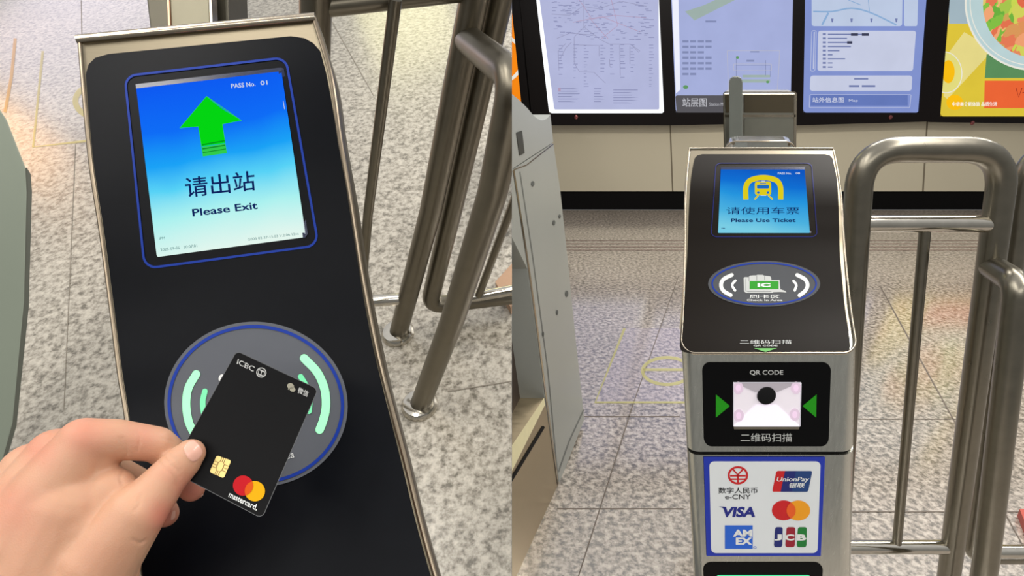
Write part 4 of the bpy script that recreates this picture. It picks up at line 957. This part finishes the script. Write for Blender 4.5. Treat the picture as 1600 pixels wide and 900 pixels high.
chain((190, 798, .334, 34), (160, 770, .334, 34), (140, 740, .334, 34))
chain((0, 1000, .32, 120), (-120, 1200, .31, 125), (-330, 1560, .30, 135))                                                   # wrist and forearm
me = bpy.data.meshes.new('hand_raw'); bm.to_mesh(me); bm.free()
ho = bpy.data.objects.new('hand_raw', me); COL.objects.link(ho)
md = ho.modifiers.new('r', 'REMESH'); md.mode = 'VOXEL'; md.voxel_size = .0011; md.use_smooth_shade = True
md = ho.modifiers.new('s', 'SMOOTH'); md.factor = .5; md.iterations = 20
dg = bpy.context.evaluated_depsgraph_get(); hm = bpy.data.meshes.new_from_object(ho.evaluated_get(dg)); bpy.data.objects.remove(ho)
co_ = np.array([v.co[:] for v in hm.vertices]); no_ = np.array([v.normal[:] for v in hm.vertices])
C0 = np.array(CAM[:])
def pxy(co):
    q = co-C0; d = q[:, 1]*CT-q[:, 2]*ST; u = q[:, 1]*ST+q[:, 2]*CT
    return 800+F*q[:, 0]/d, 450-F*u/d, d
HX, HY, HD = pxy(co_)
facing = ((C0-co_)/np.linalg.norm(C0-co_, axis=1)[:, None]*no_).sum(1)
def crease(pts, depth, sig, dmax=.356):
    global co_
    P2 = [(p.x, p.y) for p in crom([Vector((x/3.3333, 630+y/3.3333, 0)) for x, y in pts], 6)]
    best = np.full(len(co_), 1e9)
    for (x0, y0), (x1, y1) in zip(P2[:-1], P2[1:]):
        ex, ey = x1-x0, y1-y0; t = np.clip(((HX-x0)*ex+(HY-y0)*ey)/(ex*ex+ey*ey+1e-9), 0, 1)
        best = np.minimum(best, np.hypot(HX-x0-t*ex, HY-y0-t*ey))
    wgt = np.exp(-(best/sig)**2)*np.clip(facing*2, 0, 1)*(HD < dmax)
    co_ = co_-no_*(wgt*depth)[:, None]
for pts, d, s in ([((850, 275), (880, 310), (925, 350), (940, 385)), .0007, 1.3], [((880, 262), (925, 310), (945, 350)), .0006, 1.2], [((825, 300), (850, 335), (905, 385), (915, 430)), .0006, 1.4],
                  [((640, 180), (660, 230), (655, 300)), .0006, 1.6], [((715, 145), (728, 190), (712, 250)), .0005, 1.6], [((690, 710), (735, 728), (755, 715)), .0008, 1.8], [((640, 350), (625, 390), (640, 430)), .0007, 2.0],
                  [((730, 480), (725, 530), (700, 560)), .0004, 2.5], [((845, 178), (870, 190), (905, 200)), .0004, 1.4], [((620, 180), (640, 240), (640, 290)), .0004, 1.4]):
    crease(pts, d, s)
for v, c_ in zip(hm.vertices, co_): v.co = c_
# skin
def skinmat(nm, a, b2, red, rough=.42):
    m, N, L, b = nt(nm)
    tc = N.new('ShaderNodeTexCoord'); n1 = N.new('ShaderNodeTexNoise'); n1.inputs['Scale'].default_value = 28; n1.inputs['Detail'].default_value = 3
    n2 = N.new('ShaderNodeTexNoise'); n2.inputs['Scale'].default_value = 900; n2.inputs['Detail'].default_value = 2
    v = N.new('ShaderNodeTexVoronoi'); v.inputs['Scale'].default_value = 1100
    for n in (n1, n2, v): L.new(tc.outputs['Object'], n.inputs['Vector'])
    mx = N.new('ShaderNodeMix'); mx.data_type = 'RGBA'; mx.inputs[6].default_value = lin(a); mx.inputs[7].default_value = lin(b2)
    mr = N.new('ShaderNodeMapRange'); mr.inputs[1].default_value = .35; mr.inputs[2].default_value = .65; L.new(n1.outputs['Fac'], mr.inputs[0]); L.new(mr.outputs[0], mx.inputs[0])
    at_ = N.new('ShaderNodeAttribute'); at_.attribute_name = 'flush'
    m2 = N.new('ShaderNodeMix'); m2.data_type = 'RGBA'; m2.inputs[7].default_value = lin(red); L.new(mx.outputs[2], m2.inputs[6]); L.new(at_.outputs['Fac'], m2.inputs[0])
    L.new(m2.outputs[2], b.inputs['Base Color'])
    b.inputs['Roughness'].default_value = rough; b.inputs['Subsurface Weight'].default_value = .25; b.inputs['Subsurface Radius'].default_value = (.004, .0015, .0008); b.inputs['Subsurface Scale'].default_value = 1
    bp = N.new('ShaderNodeBump'); bp.inputs['Strength'].default_value = .25; bp.inputs['Distance'].default_value = .0003
    L.new(v.outputs['Distance'], bp.inputs['Height']); L.new(bp.outputs[0], b.inputs['Normal'])
    return m
SK = skinmat('skin', (204, 158, 128), (197, 147, 118), (206, 124, 104), .55)
fa = hm.attributes.new('flush', 'FLOAT', 'POINT')
fl_ = np.zeros(len(co_))                    # ruddier skin over the fingertips and knuckles
for (x, y, s, a_) in ((300, 770, 28, .9), (258, 808, 28, .9), (130, 672, 40, .55), (60, 700, 34, .5), (312, 706, 12, .3), (225, 680, 28, .4), (262, 742, 16, .25), (15, 790, 50, .35)):
    fl_ = np.maximum(fl_, a_*np.exp(-((HX-x)**2+(HY-y)**2)/s**2))
fa.data.foreach_set('value', fl_.astype(np.float32))
for p in hm.polygons: p.use_smooth = True
hm.materials.clear(); hm.materials.append(SK)
person = thing('person', 'bare hand and forearm of a person pinching a bank card between thumb and fingers', 'person', P(60, 860, .33))
hm.name = 'hand'; ho = bpy.data.objects.new('hand', hm); COL.objects.link(ho); ho.parent = person; ho.matrix_parent_inverse = Matrix.Translation(-person.location)
NAIL = mat('nail', (224, 170, 150), .3, var=.03, coat=.15)
def hit_hand(px, py):
    from mathutils.bvhtree import BVHTree
    global _bvh
    if '_bvh' not in globals(): _bvh = BVHTree.FromPolygons([v.co for v in hm.vertices], [p.vertices for p in hm.polygons])
    r = ray(px, py).normalized(); h = _bvh.ray_cast(CAM, r); return h[0], h[1]
def nail(outline, name='nail', off=.00045):
    H = homog([(x/3.3333, 630+y/3.3333) for x, y in outline]); V = []; Fc = []; n = 14; last = None
    for j in range(n+1):
        for i in range(n+1):
            a_, b_ = i/n*2-1, j/n*2-1; x = a_*math.sqrt(1-b_*b_/2.2); y = b_*math.sqrt(1-a_*a_/2.2)
            s = 1.0
            px, py = H(.5+x*.5*s, .5+y*.5*s); h, nn = hit_hand(px, py)
            e = max(abs(a_), abs(b_)); k = off if e < .95 else -.0003
            if h is None: h, nn = last
            last = (h, nn); V.append(h+nn*k)
    for j in range(n):
        for i in range(n): a_ = j*(n+1)+i; Fc.append((a_, a_+1, a_+n+2, a_+n+1))
    return mobj(name, V, Fc, NAIL, ho, 'all')
nail([(968, 192), (1056, 196), (1062, 300), (968, 284)][0:0] or [(938, 232), (1008, 172), (1074, 258), (1004, 330)])
nail([(1044, 474), (1077, 470), (1078, 500), (1046, 508)], off=.0003)
nail([(896, 560), (914, 556), (914, 602), (880, 626)], off=.0003)
